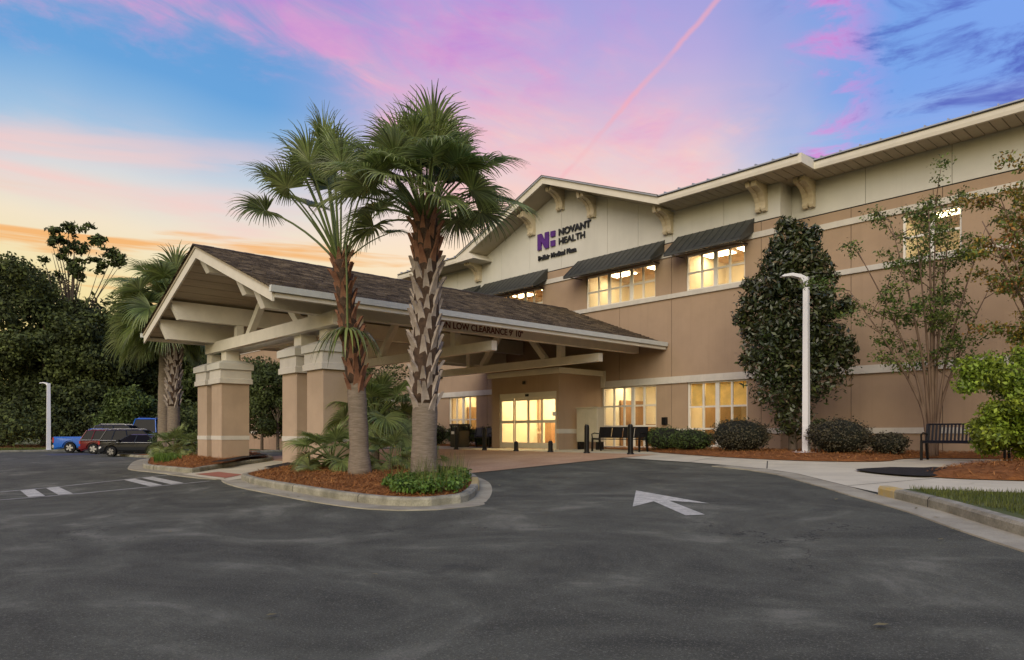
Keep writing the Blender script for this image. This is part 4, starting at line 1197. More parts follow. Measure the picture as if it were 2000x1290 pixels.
def palmetto(loc, n, s, label, seed, group='low fan palms', trunk=.3):
    t = thing('palmetto', loc, label, 'fan palm', group)
    MB().tube([(0, 0, -.1), (.02, 0, trunk)], [.10 * s, .07 * s], 8).build('trunk', 'bark_palm', t, local=True)
    r = random.Random(seed)
    for i in range(n):
        el = 78 - 80 * ((i + .5) / n) ** .9; q = link('frond', get_frond(el, i % 3, lp=.8, lb=.75), t)
        q.rotation_euler = (0, 0, R(i * 137.5 + r.uniform(-12, 12))); q.scale = [s * r.uniform(.85, 1.1)] * 3; q.location = (0, 0, trunk - .1)


palmetto((-15.75, 8.35, gz(-15.75, 8.35) + .15), 20, .85, 'low fan palm in front of the right hand column pair', 4)
palmetto((-14.2, 9.0, gz(-14.2, 9) + .15), 12, .62, 'small fan palm just behind the slim palm trunk', 5)
palmetto((-13.35, 9.6, gz(-13.3, 9.6) + .15), 7, .3, 'tiny fan palm seedling on the pine straw between the palm trunks', 6)
palmetto((-16.9, 11.0 - .75, gz(-16.9, 10.2) + .12), 22, 1.2, 'large dark fan palm behind the columns under the canopy', 7, trunk=1.3)
palmetto((-30.2, 9.0, gz(-30.2, 9.0) + .15), 18, .8, 'low fan palm at the foot of the left island palms', 9)
palmetto((-28.4, 9.3, gz(-28.4, 9.3) + .15), 14, .7, 'low fan palm beside the left column pair', 10)


# --- leaf clouds
def leaves(name, blobs, n, size, m, seed, shell=.55, aspect=.5, droop=0.0, parent=None, zmin=None, gap=0.0, mats2=None, f2=0.0):
    """leaf-sized faces spread through ellipsoid clumps; blobs: (x,y,z,rx,ry,rz[,weight])"""
    r = np.random.RandomState(seed)
    B = np.array([list(b[:6]) + [b[6] if len(b) > 6 else 1] for b in blobs], float)
    w_ = (B[:, 3] * B[:, 4] * B[:, 5]) ** .75 * B[:, 6]; w_ /= w_.sum()
    idx = r.choice(len(B), n, p=w_)
    v = r.normal(size=(n, 3)); v /= np.linalg.norm(v, axis=1)[:, None]
    rad = shell + (1 - shell) * r.rand(n); rad = np.where(r.rand(n) < .25, r.rand(n) ** .5, rad)
    rad *= 1 + .12 * r.normal(size=n)
    P = B[idx, :3] + v * rad[:, None] * B[idx, 3:6]
    if gap:
        keep = np.array([mnoise.noise(Vector(p) * gap) > -.12 for p in P]); P, v = P[keep], v[keep]; n = len(P)
    if zmin is not None:
        k = P[:, 2] > zmin; P, v = P[k], v[k]; n = len(P)
    nrm = v * .6 + r.normal(size=(n, 3)) * .7 + np.array([0, 0, .35]); nrm /= np.linalg.norm(nrm, axis=1)[:, None]
    t = np.cross(nrm, r.normal(size=(n, 3))); t /= np.linalg.norm(t, axis=1)[:, None]
    t[:, 2] -= droop; t /= np.linalg.norm(t, axis=1)[:, None]
    bt = np.cross(nrm, t)
    s = size * (.6 + .8 * r.rand(n))[:, None]
    V = np.stack([P - t * s, P + bt * s * aspect + nrm * s * .15, P + t * s, P - bt * s * aspect + nrm * s * .15], 1).reshape(-1, 3)
    F = np.arange(4 * n).reshape(-1, 4)
    mi = None; mats = [m]
    if mats2: mats = [m, mats2]; mi = (r.rand(n) < f2)
    me = npmesh(name, V - (np.array(worldloc(parent)) if parent else 0), F, mats, r.rand(n), mi=mi)
    o = link(name, me, parent); tag(o, kind='stuff') if parent else None
    return o


def tree(name, base, H, blobs, n, size, m, label, seed, trunk_r=.25, group=None, cat='tree', bark='bark', limbs=7, lean=(0, 0), **kw):
    """blobs relative to base; a tapered trunk with limbs out to the clumps"""
    t = thing(name, base, label, cat, group); r = random.Random(seed)
    b = MB(); top = Vector((lean[0], lean[1], H * .72))
    path = [Vector((0, 0, -.2)), Vector((lean[0] * .2 + r.uniform(-.1, .1), lean[1] * .2, H * .25)), Vector((lean[0] * .6, lean[1] * .6, H * .5)), top]
    pts = smooth3(path, 12); b.tube(pts, [trunk_r * (1.25 if i == 0 else 1) * (1 - .8 * i / 11) for i in range(12)], 8)
    b.build('trunk', bark, t, smooth=True, local=True)
    pick = sorted(blobs, key=lambda q: -q[3])[:limbs]
    for q in pick:
        c = Vector(q[:3]); s = pts[min(11, max(3, int(11 * max(.25, (c.z * .72) / (H * .72)) * .8)))]
        mid = s.lerp(c, .5) + Vector((r.uniform(-.3, .3), r.uniform(-.3, .3), r.uniform(0, .4)))
        MB().tube(smooth3([s, mid, c], 6), [trunk_r * .35 * (1 - .85 * i / 5) for i in range(6)], 6).build('limb', bark, t, local=True)
    o = leaves('crown', [(base[0] + q[0], base[1] + q[1], base[2] + q[2]) + tuple(q[3:]) for q in blobs], n, size, m, seed, parent=t, **kw)
    return t


def clumps(seed, n, R0, z0, z1, rmin, rmax, flat=.75, taper=0.0):
    r = random.Random(seed); out = []
    for i in range(n):
        f = r.random(); z = z0 + (z1 - z0) * f; k = 1 - taper * f
        a = r.uniform(0, 2 * math.pi); d = R0 * k * math.sqrt(r.random())
        s = r.uniform(rmin, rmax) * (.6 + .4 * k)
        out.append((math.cos(a) * d, math.sin(a) * d, z, s, s, s * flat))
    return out


# magnolia by the wall (dense, irregular cone)
mg = [(0, 0, 1.1, .75, .7, .8), (-.3, 0, 2.0, 1.3, 1.0, .9), (.7, 0, 2.4, 1.3, 1.0, 1.0), (-.9, -.1, 3.2, 1.1, 1.0, .8), (.3, 0, 3.3, 1.4, 1.1, .9), (1.2, 0, 3.5, .75, .7, .6), (1.35, 0, 4.3, .5, .5, .4), (-.4, 0, 4.1, 1.4, 1.1, .9), (-1.45, 0, 4.4, .7, .7, .55),
      (.45, 0, 4.5, 1.1, 1.0, .8), (-.2, 0, 5.2, 1.0, .9, .75), (.75, 0, 5.35, .5, .5, .55), (-.5, 0, 5.0, 1.3, 1.0, .8), (.2, 0, 5.7, .95, .85, .75), (-.6, 0, 5.7, .75, .7, .65), (-.45, 0, 6.1, .65, .6, .5), (.15, 0, 6.35, .5, .5, .5), (1.2, 0, 2.9, .8, .7, .7), (1.1, 0, 5.0, .4, .4, .5), (-.1, 0, 6.75, .22, .22, .3), (-.95, 0, 2.7, .9, .8, .7), (-1.3, 0, 3.7, .6, .6, .5)]
rz_ = lambda q: (q[0] * math.cos(YAW * .9) - q[1] * math.sin(YAW * .9), q[0] * math.sin(YAW * .9) + q[1] * math.cos(YAW * .9)) + tuple(q[2:])
mx, my = -10.1, 21.05
rm_ = random.Random(52); mg2 = []
for q in mg:
    mg2.append(tuple(q[:3]) + (q[3] * .86, q[4] * .86, q[5] * .86))
    for _ in range(5):
        a, b_ = rm_.uniform(0, 6.28), rm_.uniform(-.6, 1.2); k = rm_.uniform(.85, 1.12)
        mg2.append((q[0] + math.cos(a) * math.cos(b_) * q[3] * k, q[1] + math.sin(a) * math.cos(b_) * q[4] * k * .8, q[2] + math.sin(b_) * q[5] * k, rm_.uniform(.2, .36), rm_.uniform(.2, .36), rm_.uniform(.16, .28), 1.6))
tree('magnolia_tree', (mx, my - .4, .9), 6.5, [(a[0], a[1] * .4) + tuple(a[2:4]) + (min(a[4], .95),) + tuple(a[5:]) for a in map(rz_, mg2)], 30000, .078, 'leaf_magnolia', 'dense dark magnolia tree standing between the lamp post and the wall', 51, .14, limbs=8, shell=.6, aspect=.40, mats2='leaf_brown', f2=.06)

# crape myrtles: many slender stems, airy crowns
def myrtle(loc, label, seed, stems, m, m2, f2, n, size=.055, group='crape myrtles along the wall'):
    t = thing('crape_myrtle', loc, label, 'tree', group); r = random.Random(seed); blobs = []
    for k, (ax_, ay_, top) in enumerate(stems):
        p = [Vector((ax_ * .06, ay_ * .06, -.1)), Vector((ax_ * .10, ay_ * .1, 1.0)), Vector((ax_ * .25, ay_ * .25, top * .42)), Vector((ax_ * .6, ay_ * .6, top * .72)), Vector((ax_, ay_, top))]
        pts = smooth3(p, 14); r0 = .055 if k else .075
        MB().tube(pts, [r0 * (1 - .85 * i / 13) for i in range(14)], 6).build('stem', 'bark_myrtle', t, smooth=True, local=True)
        tw = MB()
        for j in range(9):
            s = pts[r.randint(6, 13)]; L = r.uniform(.5, 1.1); d_ = Vector((r.uniform(-1, 1), r.uniform(-.6, .6), r.uniform(.1, 1))).normalized()
            e_ = s + d_ * L + Vector((0, 0, -.05)); tw.tube([s, s.lerp(e_, .5) + Vector((0, 0, .06)), e_], [.014, .009, .004], 4)
            blobs += [(loc[0] + e_.x, loc[1] + e_.y, loc[2] + e_.z, .36, .36, .20), (loc[0] + s.lerp(e_, .6).x, loc[1] + s.lerp(e_, .6).y, loc[2] + s.lerp(e_, .6).z, .26, .26, .16)]
        tag(tw.build('twigs', 'bark_myrtle', t, local=True), kind='stuff')
    o = leaves('crown', blobs, n, size, m, seed, parent=t, shell=.2, aspect=.5, mats2=m2, f2=f2)
    return t


ca, sa = math.cos(YAW), math.sin(YAW)
def S(r_, d_, h): return (r_ * ca - d_ * sa, r_ * sa + d_ * ca, h)   # screen-right / depth offsets
myrtle((-6.2, 20.3, .9), 'airy crape myrtle with fan of slender stems beside the right bench', 61,
       [S(-.1, 0, 6.2), S(-2.1, .1, 4.3), S(-1.2, -.2, 6.0), S(.6, .2, 6.4), S(1.3, -.1, 5.9), S(-1.8, .3, 5.4), S(.25, .3, 6.6), S(1.6, .2, 4.4), S(-.6, -.3, 5.7)], 'leaf_myrtle', 'leaf_hedge', .3, 10500, .043)
myrtle((-3.3, 19.6, .9), 'crape myrtle turning yellow and rust at the right edge', 62,
       [S(-1.9, 0, 5.3), S(-1.4, .2, 6.0), S(-.8, 0, 5.6), S(.4, .2, 6.3), S(1.2, 0, 5.8), S(-1.5, -.3, 4.6), S(-.3, .3, 6.8), S(-1.3, -.1, 3.6)], 'leaf_autumn', 'leaf_myrtle', .5, 13000, .044)

# bright lime shrub on the right bed
lb_ = []
r_ = random.Random(71)
for i in range(46):
    a = r_.uniform(0, 6.28); h = r_.random(); d_ = .88 * math.sqrt(r_.random()) * (.85 + .7 * h * (1.15 - h))
    lb_.append((math.cos(a) * d_, math.sin(a) * d_, .18 + 1.75 * h, .32, .32, .27))
lb_ += [S(-1.25, 0, 1.95) + (.32, .32, .25), S(-1.3, 0, 1.6) + (.28, .28, .22), S(-.2, 0, 2.15) + (.22, .22, .3), S(.5, 0, 2.2) + (.28, .28, .3), S(-.8, 0, 2.05) + (.3, .3, .25), S(-1.0, .1, 1.75) + (.3, .3, .25)]
tree('lime_shrub', (-3.55, 17.5, .88), 2.2, lb_, 32000, .047, 'leaf_lime', 'bright lime green bushy shrub at the right edge in pine straw', 72, .05, cat='shrub', limbs=12, shell=.3, aspect=.5, mats2='leaf_myrtle', f2=.18)


# clipped bushes: lumpy leaves round a solid dark core
def bush(loc, rx, ry, rz, m, label, seed, n=2600, name='clipped_shrub', cat='shrub', group='clipped shrubs along the wall', size=.04):
    t = thing(name, loc, label, cat, group)
    b = MB(); r = random.Random(seed)
    for k in range(5):
        a = k * 1.26; b.tube([(0, 0, -.1), (math.cos(a) * rx * .3, math.sin(a) * ry * .3, rz * .7), (math.cos(a) * rx * .6, math.sin(a) * ry * .6, rz * 1.3)], [.02, .015, .006], 5)
    b.build('branches', 'bark', t, local=True)
    bl = [(loc[0], loc[1], loc[2] + rz * .95, rx, ry, rz)]
    for k in range(7):
        a = r.uniform(0, 6.28); bl.append((loc[0] + math.cos(a) * rx * .5, loc[1] + math.sin(a) * ry * .5, loc[2] + rz * r.uniform(.8, 1.2), rx * .58, ry * .58, rz * .72))
    bmc = bmesh.new(); bmesh.ops.create_icosphere(bmc, subdivisions=3, radius=1)  # added solid dark filler, so the bush cannot be seen through
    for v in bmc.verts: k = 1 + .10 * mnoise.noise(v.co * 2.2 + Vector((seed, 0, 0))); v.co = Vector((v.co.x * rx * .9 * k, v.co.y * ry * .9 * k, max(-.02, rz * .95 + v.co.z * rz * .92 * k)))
    mc = bpy.data.meshes.new('dark_core'); bmc.to_mesh(mc); bmc.free(); mc.materials.append(MATS['leaf_core']); link('dark_core', mc, t)
    leaves('foliage', bl[:1] + [b_[:3] + tuple(v * .95 for v in b_[3:]) for b_ in bl[1:]], int(n * 2.6), size * .72, m, seed, parent=t, shell=.92, aspect=.6, zmin=loc[2] + .02)


def gb(x, y): return gz(x, y) + .10
bush((-14.75, 20.7, gb(-14.75, 20.7)), .75, .6, .40, 'leaf_hedge', 'low rounded green shrub under the shaded ground floor window, left one', 81)
bush((-13.35, 20.2, gb(-13.35, 20.2)), .72, .6, .36, 'leaf_hedge', 'low rounded green shrub under the shaded ground floor window, right one', 82)
bush((-11.45, 19.9, gb(-11.45, 19.9)), .88, .75, .52, 'leaf_plum', 'largest dark purple-brown clipped shrub left of the magnolia', 83, 3200)
bush((-8.35, 19.75, gb(-8.35, 19.75)), .80, .7, .50, 'leaf_plum', 'dark purple-brown clipped shrub just right of the lamp post', 84, 3000)
bush((-7.2, 20.1, gb(-7.2, 20.1)), .46, .42, .30, 'leaf_plum', 'smallest dark round shrub below the bare tan wall', 85, 1800)
for k, (x, y, s, lab) in enumerate(((-25.6, 21.5, .7, 'dark hedge shrub behind the left bench'), (-27.2, 21.3, .8, 'dark hedge shrub under the window left of the lobby'), (-29.3, 21.2, .85, 'dark hedge shrub beneath the black wall lamp'), (-33, 21.0, .9, 'dark shrub behind the fan palm under the canopy'), (-37, 21.0, .9, 'dark shrub seen between the column pairs, nearer one'), (-43, 20.8, .9, 'dark shrub seen between the column pairs, farther one'), (-31.3, 21.6, 1.0, 'dark shrub at the back left corner of the entrance block'))):
    bush((x, y, gb(x, y)), s, s * .8, s * .62, 'leaf_hedge', lab, 90 + k, 2000, group='shrubs left of the lobby', size=.055)
bush((-36.5, 10.6, gb(-36, 10.6) + .05), .8, .7, .55, 'leaf_hedge', 'round shrub beside the dark car, left of the palm trunks', 99, 1800, group=None, size=.05)
# trees near the low wing, seen through the canopy
tree('small_tree', (-38.5, 20.5, .8), 5.0, [(q[0], q[1] * .5) + q[2:] for q in clumps(101, 22, 2.4, 2.6, 5.2, .7, 1.1)], 5200, .10, 'leaf_mid', 'small tree with forked stem seen between the column pairs', 102, .12)
tree('small_tree', (-34.0, 20.6, .8), 4.6, [(q[0], q[1] * .5) + q[2:] for q in clumps(103, 20, 1.7, 1.2, 4.2, .7, 1.0)], 5600, .09, 'leaf_dark', 'dark evergreen tree under the canopy left of the lobby', 104, .12)

for k, (x, y, H, rw, lab) in enumerate(((-44.5, 18.6, 6.2, 2.3, 'dark leafy tree between the column pairs, middle one'), (-49.5, 19.2, 6.5, 2.6, 'dark leafy tree close behind the left column pair'), (-41.2, 18.2, 5.2, 1.8, 'dark leafy tree close beside the right column pair'))):
    tree('small_tree', (x, y, gz(x, y)), H, [(q[0], q[1] * .6) + q[2:] for q in clumps(110 + k, 26, rw * .8, 1.5, H * .93, rw * .28, rw * .42)], 8000, .10, 'leaf_dark', lab, 120 + k, .12)
# --- wooded edge beyond the far car park
wood = [
    (-103.6, 12.4, 24.0, 9.5, 'leaf_black', 'tallest dense dark tree in the left corner', 0),
    (-92, 14, 20.5, 7.5, 'leaf_black', 'big dark tree behind the distant lamp post', 0),
    (-89.4, 17.6, 15.5, 6.5, 'leaf_black', 'dark tree in the dip right of the thin crowned tree', 0),
    (-88, 22, 13.5, 6.5, 'leaf_black', 'dark tree behind the red car', 0),
    (-90, 31, 14.0, 7.0, 'leaf_black', 'dark tree behind the blue van', 0),
    (-84, 30, 13.5, 6.0, 'leaf_dark', 'dark mid height tree behind the left island palms', 0),
    (-78, 34, 13.5, 6.0, 'leaf_dark', 'dark tree just right of the left island palms', 0),
    (-72, 38, 13.0, 6.0, 'leaf_dark', 'dark tree seen between canopy beam and left columns', 0),
    (-64, 40, 11.5, 5.5, 'leaf_mid', 'green tree behind the left columns', 0),
]
for k, (x, y, H, rw, m, lab, _) in enumerate(wood):
    bl = clumps(200 + k, 46, rw * .8, 1.8, H * .93, rw * .24, rw * .38, .62, .35)
    tree('woodland_tree', (x, y, 0), H, bl, 34000, .21, m, lab, 230 + k, .35, 'wooded edge beyond the car park', limbs=6, shell=.5, aspect=.55)
for k, (x, y, H, rw, lab) in enumerate(((-76, 18.5, 6.4, 3.6, 'lighter green small tree behind the blue pickup'), (-58, 27, 8.5, 3.4, 'fresh green tree left of the pale column pair'), (-52, 25.5, 8.0, 3.2, 'fresh green tree just behind the left column pair'))):
    tree('green_tree', (x, y, 0), H, clumps(260 + k, 26, rw * .75, 1.3, H * .92, rw * .28, rw * .42, .75, .4), 10000, .17, 'leaf_mid', lab, 270 + k, .2, 'greener trees at the lot edge', limbs=6, shell=.45)
# the thin crowned tree that rises above them: layered open clumps
tb = [(-.6, 0, 20.6, 1.1, 1.1, .7), (.9, 0, 20.9, 1.0, 1.0, .6), (-1.9, 0, 19.6, 1.2, 1.2, .6), (.4, 0, 19.4, 1.3, 1.2, .7), (2.2, 0, 19.7, 1.2, 1.0, .6), (-1.4, 0, 18.1, 1.1, 1.0, .55), (1.6, 0, 18.2, 1.5, 1.2, .6), (3.4, 0, 18.3, 1.1, 1.0, .5), (4.4, 0, 17.6, .8, .8, .4), (.2, 0, 17.0, 1.3, 1.2, .6), (2.4, 0, 16.8, 1.1, 1.0, .5), (0, 0, 15.6, 1.2, 1.1, .6)]
tb2 = []
for q in tb:
    for _ in range(5):
        tb2.append(S(q[0] * 1.05 + r_.uniform(-1, 1) * q[3] * 1.1, r_.uniform(-1, 1), q[2] + 3.6 + r_.uniform(-1, 1) * q[5] * 1.3) + (r_.uniform(.5, 1.3), r_.uniform(.5, 1.2), r_.uniform(.25, .55)))
tree('thin_crowned_tree', (-92.9, 16.7, 0), 25, tb2, 5200, .24, 'leaf_dark', 'tall open crowned tree rising above the left woodland into the sky', 280, .28, limbs=22, shell=.0, aspect=.5, gap=.9)
# dark undergrowth closing the wood
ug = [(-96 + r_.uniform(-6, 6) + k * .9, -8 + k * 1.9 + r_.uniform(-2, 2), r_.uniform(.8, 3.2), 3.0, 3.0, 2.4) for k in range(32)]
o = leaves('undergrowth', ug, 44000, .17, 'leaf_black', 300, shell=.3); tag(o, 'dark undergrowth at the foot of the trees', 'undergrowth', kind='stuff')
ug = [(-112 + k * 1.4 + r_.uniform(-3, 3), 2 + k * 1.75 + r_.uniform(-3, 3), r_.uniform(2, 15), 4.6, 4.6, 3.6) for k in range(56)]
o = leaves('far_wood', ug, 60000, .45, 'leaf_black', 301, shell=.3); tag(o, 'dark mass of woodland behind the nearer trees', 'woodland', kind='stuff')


# --- loose cover: pine straw needles, ground cover, grass
def scatter(poly, n, seed):
    r = np.random.RandomState(seed); xs = [p[0] for p in poly]; ys = [p[1] for p in poly]; out = []
    while len(out) < n:
        x, y = r.uniform(min(xs), max(xs)), r.uniform(min(ys), max(ys))
        if inside((x, y), poly): out.append((x, y))
    return np.array(out), r


def needles(name, bed, poly, n, seed, L=.13, label='loose pine straw needles on the bed'):
    P, r = scatter(poly, n, seed)
    me = bed.data; from mathutils.bvhtree import BVHTree
    bt = BVHTree.FromPolygons([tuple(v.co) for v in me.vertices], [tuple(f.vertices) for f in me.polygons])
    Z = np.array([(lambda h: h[0].z if h[0] else -9)(bt.ray_cast(Vector((x, y, 5)), Vector((0, 0, -1)))) for x, y in P])
    k = Z > -5; P, Z = P[k], Z[k]; n = len(P)
    a = r.rand(n) * 6.283; l = L * (.6 + .8 * r.rand(n)); pitch = r.normal(size=n) * .25
    d_ = np.stack([np.cos(a), np.sin(a), pitch], 1) * l[:, None] * .5; w2 = np.stack([-np.sin(a), np.cos(a), np.zeros(n)], 1) * .0045
    C = np.stack([P[:, 0], P[:, 1], Z + .012 + .03 * r.rand(n)], 1)
    V = np.stack([C - d_ - w2, C - d_ + w2, C + d_ + w2, C + d_ - w2], 1).reshape(-1, 3)
    o = link(name, npmesh(name, V, np.arange(4 * n).reshape(-1, 4), 'straw_needle', r.rand(n)))
    tag(o, label, 'pine straw', kind='stuff')


beds = [o for o in bpy.data.objects if o.name.startswith('pine_straw_bed')]
byc = lambda x, y: min(beds, key=lambda o: (sum(v.co.x for v in o.data.vertices) / len(o.data.vertices) - x) ** 2 + (sum(v.co.y for v in o.data.vertices) / len(o.data.vertices) - y) ** 2)
needles('pine_straw', byc(-14.5, 8.2), inm[::2], 26000, 1, label='loose pine straw on the island under the two palms')
needles('pine_straw', byc(-28, 9.3), inl[::2], 12000, 2, .16, label='loose pine straw on the left island')
needles('pine_straw', byc(3, 16.4), bed_r[::2], 14000, 3, label='loose pine straw round the lime shrub')
needles('pine_straw', byc(-6, 21), bed_b[::2], 22000, 4, label='loose pine straw along the building wall')


def blades(name, poly, n, seed, h, m, label, cat, dz, w0=.006, lean=.5):
    P, r = scatter(poly, n, seed); n = len(P)
    Z = np.array([gz(x, y) for x, y in P]) + dz; a = r.rand(n) * 6.283; hh = h * (.5 + .9 * r.rand(n)); ln = lean * r.rand(n) * hh
    B_ = np.stack([P[:, 0], P[:, 1], Z], 1); T_ = B_ + np.stack([np.cos(a) * ln, np.sin(a) * ln, hh], 1); w2 = np.stack([-np.sin(a), np.cos(a), 0 * a], 1) * w0
    V = np.stack([B_ - w2, B_ + w2, T_ + w2 * .2, T_ - w2 * .2], 1).reshape(-1, 3)
    tag(link(name, npmesh(name, V, np.arange(4 * n).reshape(-1, 4), m, r.rand(n))), label, cat, kind='stuff')


blades('grass', [(-3.9, 11.7), (-3.2, 10.8), (-1.6, 9.2), (.3, 7.6), (4, 8), (5, 12.7), (3, 12.5), (-2.6, 11.9)], 32000, 5, .06, 'grass', 'short worn grass on the verge behind the right kerb', 'grass', .09)
blades('grass', [(-69.6, -20), (-69.5, 8), (-69.9, 14), (-70, 30), (-78.5, 30), (-78.5, -20)], 22000, 6, .14, 'grass', 'lawn strip by the left lamp post', 'grass', .07, .03)
# leafy ground cover at the island nose
cp = [(-11.5, 7.6), (-11.0, 6.85), (-9.9, 6.4), (-9.3, 6.7), (-9.2, 7.1), (-9.9, 7.8), (-10.9, 8.7), (-11.9, 9.2), (-11.7, 8.3)]
P, r0_ = scatter(cp, 150, 7)
gcv = [(x, y, gz(x, y) + .27, .16, .16, .11) for x, y in P]
o = leaves('ground_cover', gcv, 9000, .04, 'leaf_cover', 8, shell=.4, aspect=.45); tag(o, 'bright green leafy ground cover at the island nose', 'ground cover', kind='stuff')
blades('tall_grass', cp, 260, 9, .38, 'grass', 'thin grass blades standing out of the ground cover', 'grass', .22, .007, .7)
blades('ground_cover', [(-25.2, 6.9), (-27, 7.4), (-28.6, 7.9), (-28.2, 8.4), (-26, 8.0), (-24.8, 7.3)], 2600, 10, .2, 'leaf_cover', 'low green cover at the corner of the left island', 'ground cover', .12, .012)

# a few fallen leaves along the kerbs and on the drive
rl = np.random.RandomState(77); P = []
while len(P) < 90:
    k = rl.randint(3)
    if k == 0: q = pm[rl.randint(len(pm))]; x, y = q[0] + rl.normal() * .5, q[1] - abs(rl.normal()) * .5
    elif k == 1: q = rk[rl.randint(len(rk) // 2)]; x, y = q[0] - abs(rl.normal()) * .5, q[1] - abs(rl.normal()) * .4
    else: x, y = rl.uniform(-16, 0), rl.uniform(2, 15)
    if not inside((x, y), pm): P.append((x, y))
V, T = [], []
for x, y in P:
    a = rl.rand() * 6.28; L_ = .03 + .025 * rl.rand(); c_, s_ = math.cos(a) * L_, math.sin(a) * L_; z = gz(x, y) + .022
    V += [(x - c_, y - s_, z), (x + s_ * .5, y - c_ * .5, z + .006), (x + c_, y + s_, z + .012 * rl.rand()), (x - s_ * .5, y + c_ * .5, z + .006)]; T.append(rl.rand())
tag(link('fallen_leaves', npmesh('fallen_leaves', np.array(V), np.arange(len(V)).reshape(-1, 4), 'frond_old', np.array(T))), 'scattered dry leaves on the asphalt near the kerbs', 'leaves', kind='stuff')
# ================================================================== STREET FURNITURE
def lamp_post(loc, H, label, arm_az, w_=.17):
    t = thing('lamp_post', loc, label, 'lamp post', 'white lamp posts')
    MB().box(-.28, .28, -.28, .28, -.15, .06).build('base_plate', 'white_metal', t, local=True, bevel=.015)
    b = MB(); h = w_ / 2; k = .8
    b.add([(-h, -h, .05), (h, -h, .05), (h, h, .05), (-h, h, .05), (-h * k, -h * k, H), (h * k, -h * k, H), (h * k, h * k, H), (-h * k, h * k, H)], [(0, 3, 2, 1), (4, 5, 6, 7), (0, 1, 5, 4), (1, 2, 6, 5), (2, 3, 7, 6), (3, 0, 4, 7)])
    b.build('pole', 'white_metal', t, local=True, bevel=.008)
    for i in range(4): MB().tube([(.2 * (1 if i % 2 else -1), .2 * (1 if i // 2 else -1), .05), (.2 * (1 if i % 2 else -1), .2 * (1 if i // 2 else -1), .10)], .025, 6).build('anchor_bolt', 'rim', t, local=True)
    ca_, sa_ = math.cos(arm_az), math.sin(arm_az)
    prof = [(.0, H - .22), (.0, H - .02), (.18, H + .06), (.42, H + .10), (.66, H + .06), (.72, H + .02), (.70, H - .01), (.44, H + .02), (.20, H - .04), (.08, H - .22)]
    q = MB()
    q.prism(prof, 'y', -.10, .10); q.v = [(x * ca_ - y * sa_, x * sa_ + y * ca_, z) for x, y, z in q.v]
    hd = q.build('lamp_head', 'white_metal', t, local=True)
    e_ = MB().box(.40, .66, -.08, .08, H - .0, H + .012); e_.v = [(x * ca_ - y * sa_, x * sa_ + y * ca_, z) for x, y, z in e_.v]
    e_.build('lens', 'lamp_clear', hd, local=True)
    MB().box(-.05, .05, -h - .012, -h + .01, .55, .80).build('hand_hole_cover', 'white_metal', t, local=True)
    return t


lamp_post((-9.28, 19.75, gz(-9, 19.75) + .08), 5.05, 'white square lamp post standing in front of the magnolia', YAW + math.pi)
lamp_post((-69.6, 10.9, .08), 5.6, 'distant white lamp post on the lawn by the blue pickup', YAW + math.pi, .30)


def bollard(x, y, h, label, r=.085):
    t = thing('bollard', (x, y, gz(x, y) + .015), label, 'bollard', 'black bollards along the forecourt edge')
    MB().tube([(0, 0, -.1), (0, 0, h - .06), (0, 0, h - .02), (0, 0, h)], [r, r, r * .8, r * .4], 14).build('post', 'black_metal', t, local=True)
    MB().tube([(0, 0, 0), (0, 0, .05)], [r * 1.35, r * 1.25], 14).build('base_ring', 'black_metal', t, local=True)
    MB().tube([(0, 0, h - .17), (0, 0, h - .12)], [r * 1.06, r * 1.06], 14).build('top_band', 'black_metal', t, local=True)


for x, h, lab in ((-23.5, .92, 'tall black bollard by the bin, leftmost of the row'), (-21.66, .92, 'tall black bollard in front of the left bench'), (-19.78, .38, 'short black bollard before the middle of the doors'), (-17.95, .42, 'short black bollard near the right lobby corner'), (-16.2, .98, 'tall black bollard in front of the beige cabinet'), (-14.32, .98, 'tall black bollard at the right end of the row, by the mesh bench')):
    bollard(x, 18.15, h, lab)


def bench(loc, rz, L, label, slats=True, style='mesh'):
    t = thing('bench', loc, label, 'bench', None, rz)
    for s in (-1, 1):
        x = s * (L / 2 - .06)
        b = MB(); b.prism([(-.28, 0), (-.22, 0), (-.20, .42), (.20, .40), (.30, 0), (.36, 0), (.27, .45), (.36, .86), (.30, .88), (.20, .47), (-.27, .48)], 'x', x - .025, x + .025); b.build('side_frame', 'black_metal', t, local=True)
        MB().tube([(x, -.25, .46), (x, -.28, .62), (x, -.1, .66), (x, .27, .63)], .022, 6).build('armrest', 'black_metal', t, local=True)
    if style == 'mesh':
        n = 4
        for i in range(n):
            a, c = -L / 2 + .09 + (L - .18) * i / n + .015, -L / 2 + .09 + (L - .18) * (i + 1) / n - .015
            p = MB(); p.prism([(.225, .50), (.25, .50), (.345, .86), (.32, .87)], 'x', a, c); p.build('back_panel', 'black_metal', t, local=True)
            MB().box(a, c, -.25, .21, .425, .45).build('seat_panel', 'black_metal', t, local=True)
        for z, y in ((.50, .235), (.86, .335)): MB().tube([(-L / 2 + .05, y, z), (L / 2 - .05, y, z)], .022, 6).build('rail', 'black_metal', t, local=True)
    else:
        n = int(L / .085); sm = None; bm_ = None
        for i in range(n):
            x = -L / 2 + .1 + (L - .2) * i / (n - 1)
            if sm is None:
                o = MB().prism([(.215, .44), (.235, .44), (.345, .87), (.325, .875)], 'x', -.022, .022).build('back_slat', 'black_metal', t, local=True); sm = o.data; o.location = (x, 0, 0)
                o = MB().box(-.022, .022, -.25, .21, .425, .445).build('seat_slat', 'black_metal', t, local=True); bm_ = o.data; o.location = (x, 0, 0)
            else: link('back_slat', sm, t, (x, 0, 0)); link('seat_slat', bm_, t, (x, 0, 0))
        for z, y in ((.46, .22), (.875, .335), (.43, -.25)): MB().tube([(-L / 2 + .05, y, z), (L / 2 - .05, y, z)], .022, 6).build('rail', 'black_metal', t, local=True)
    return t


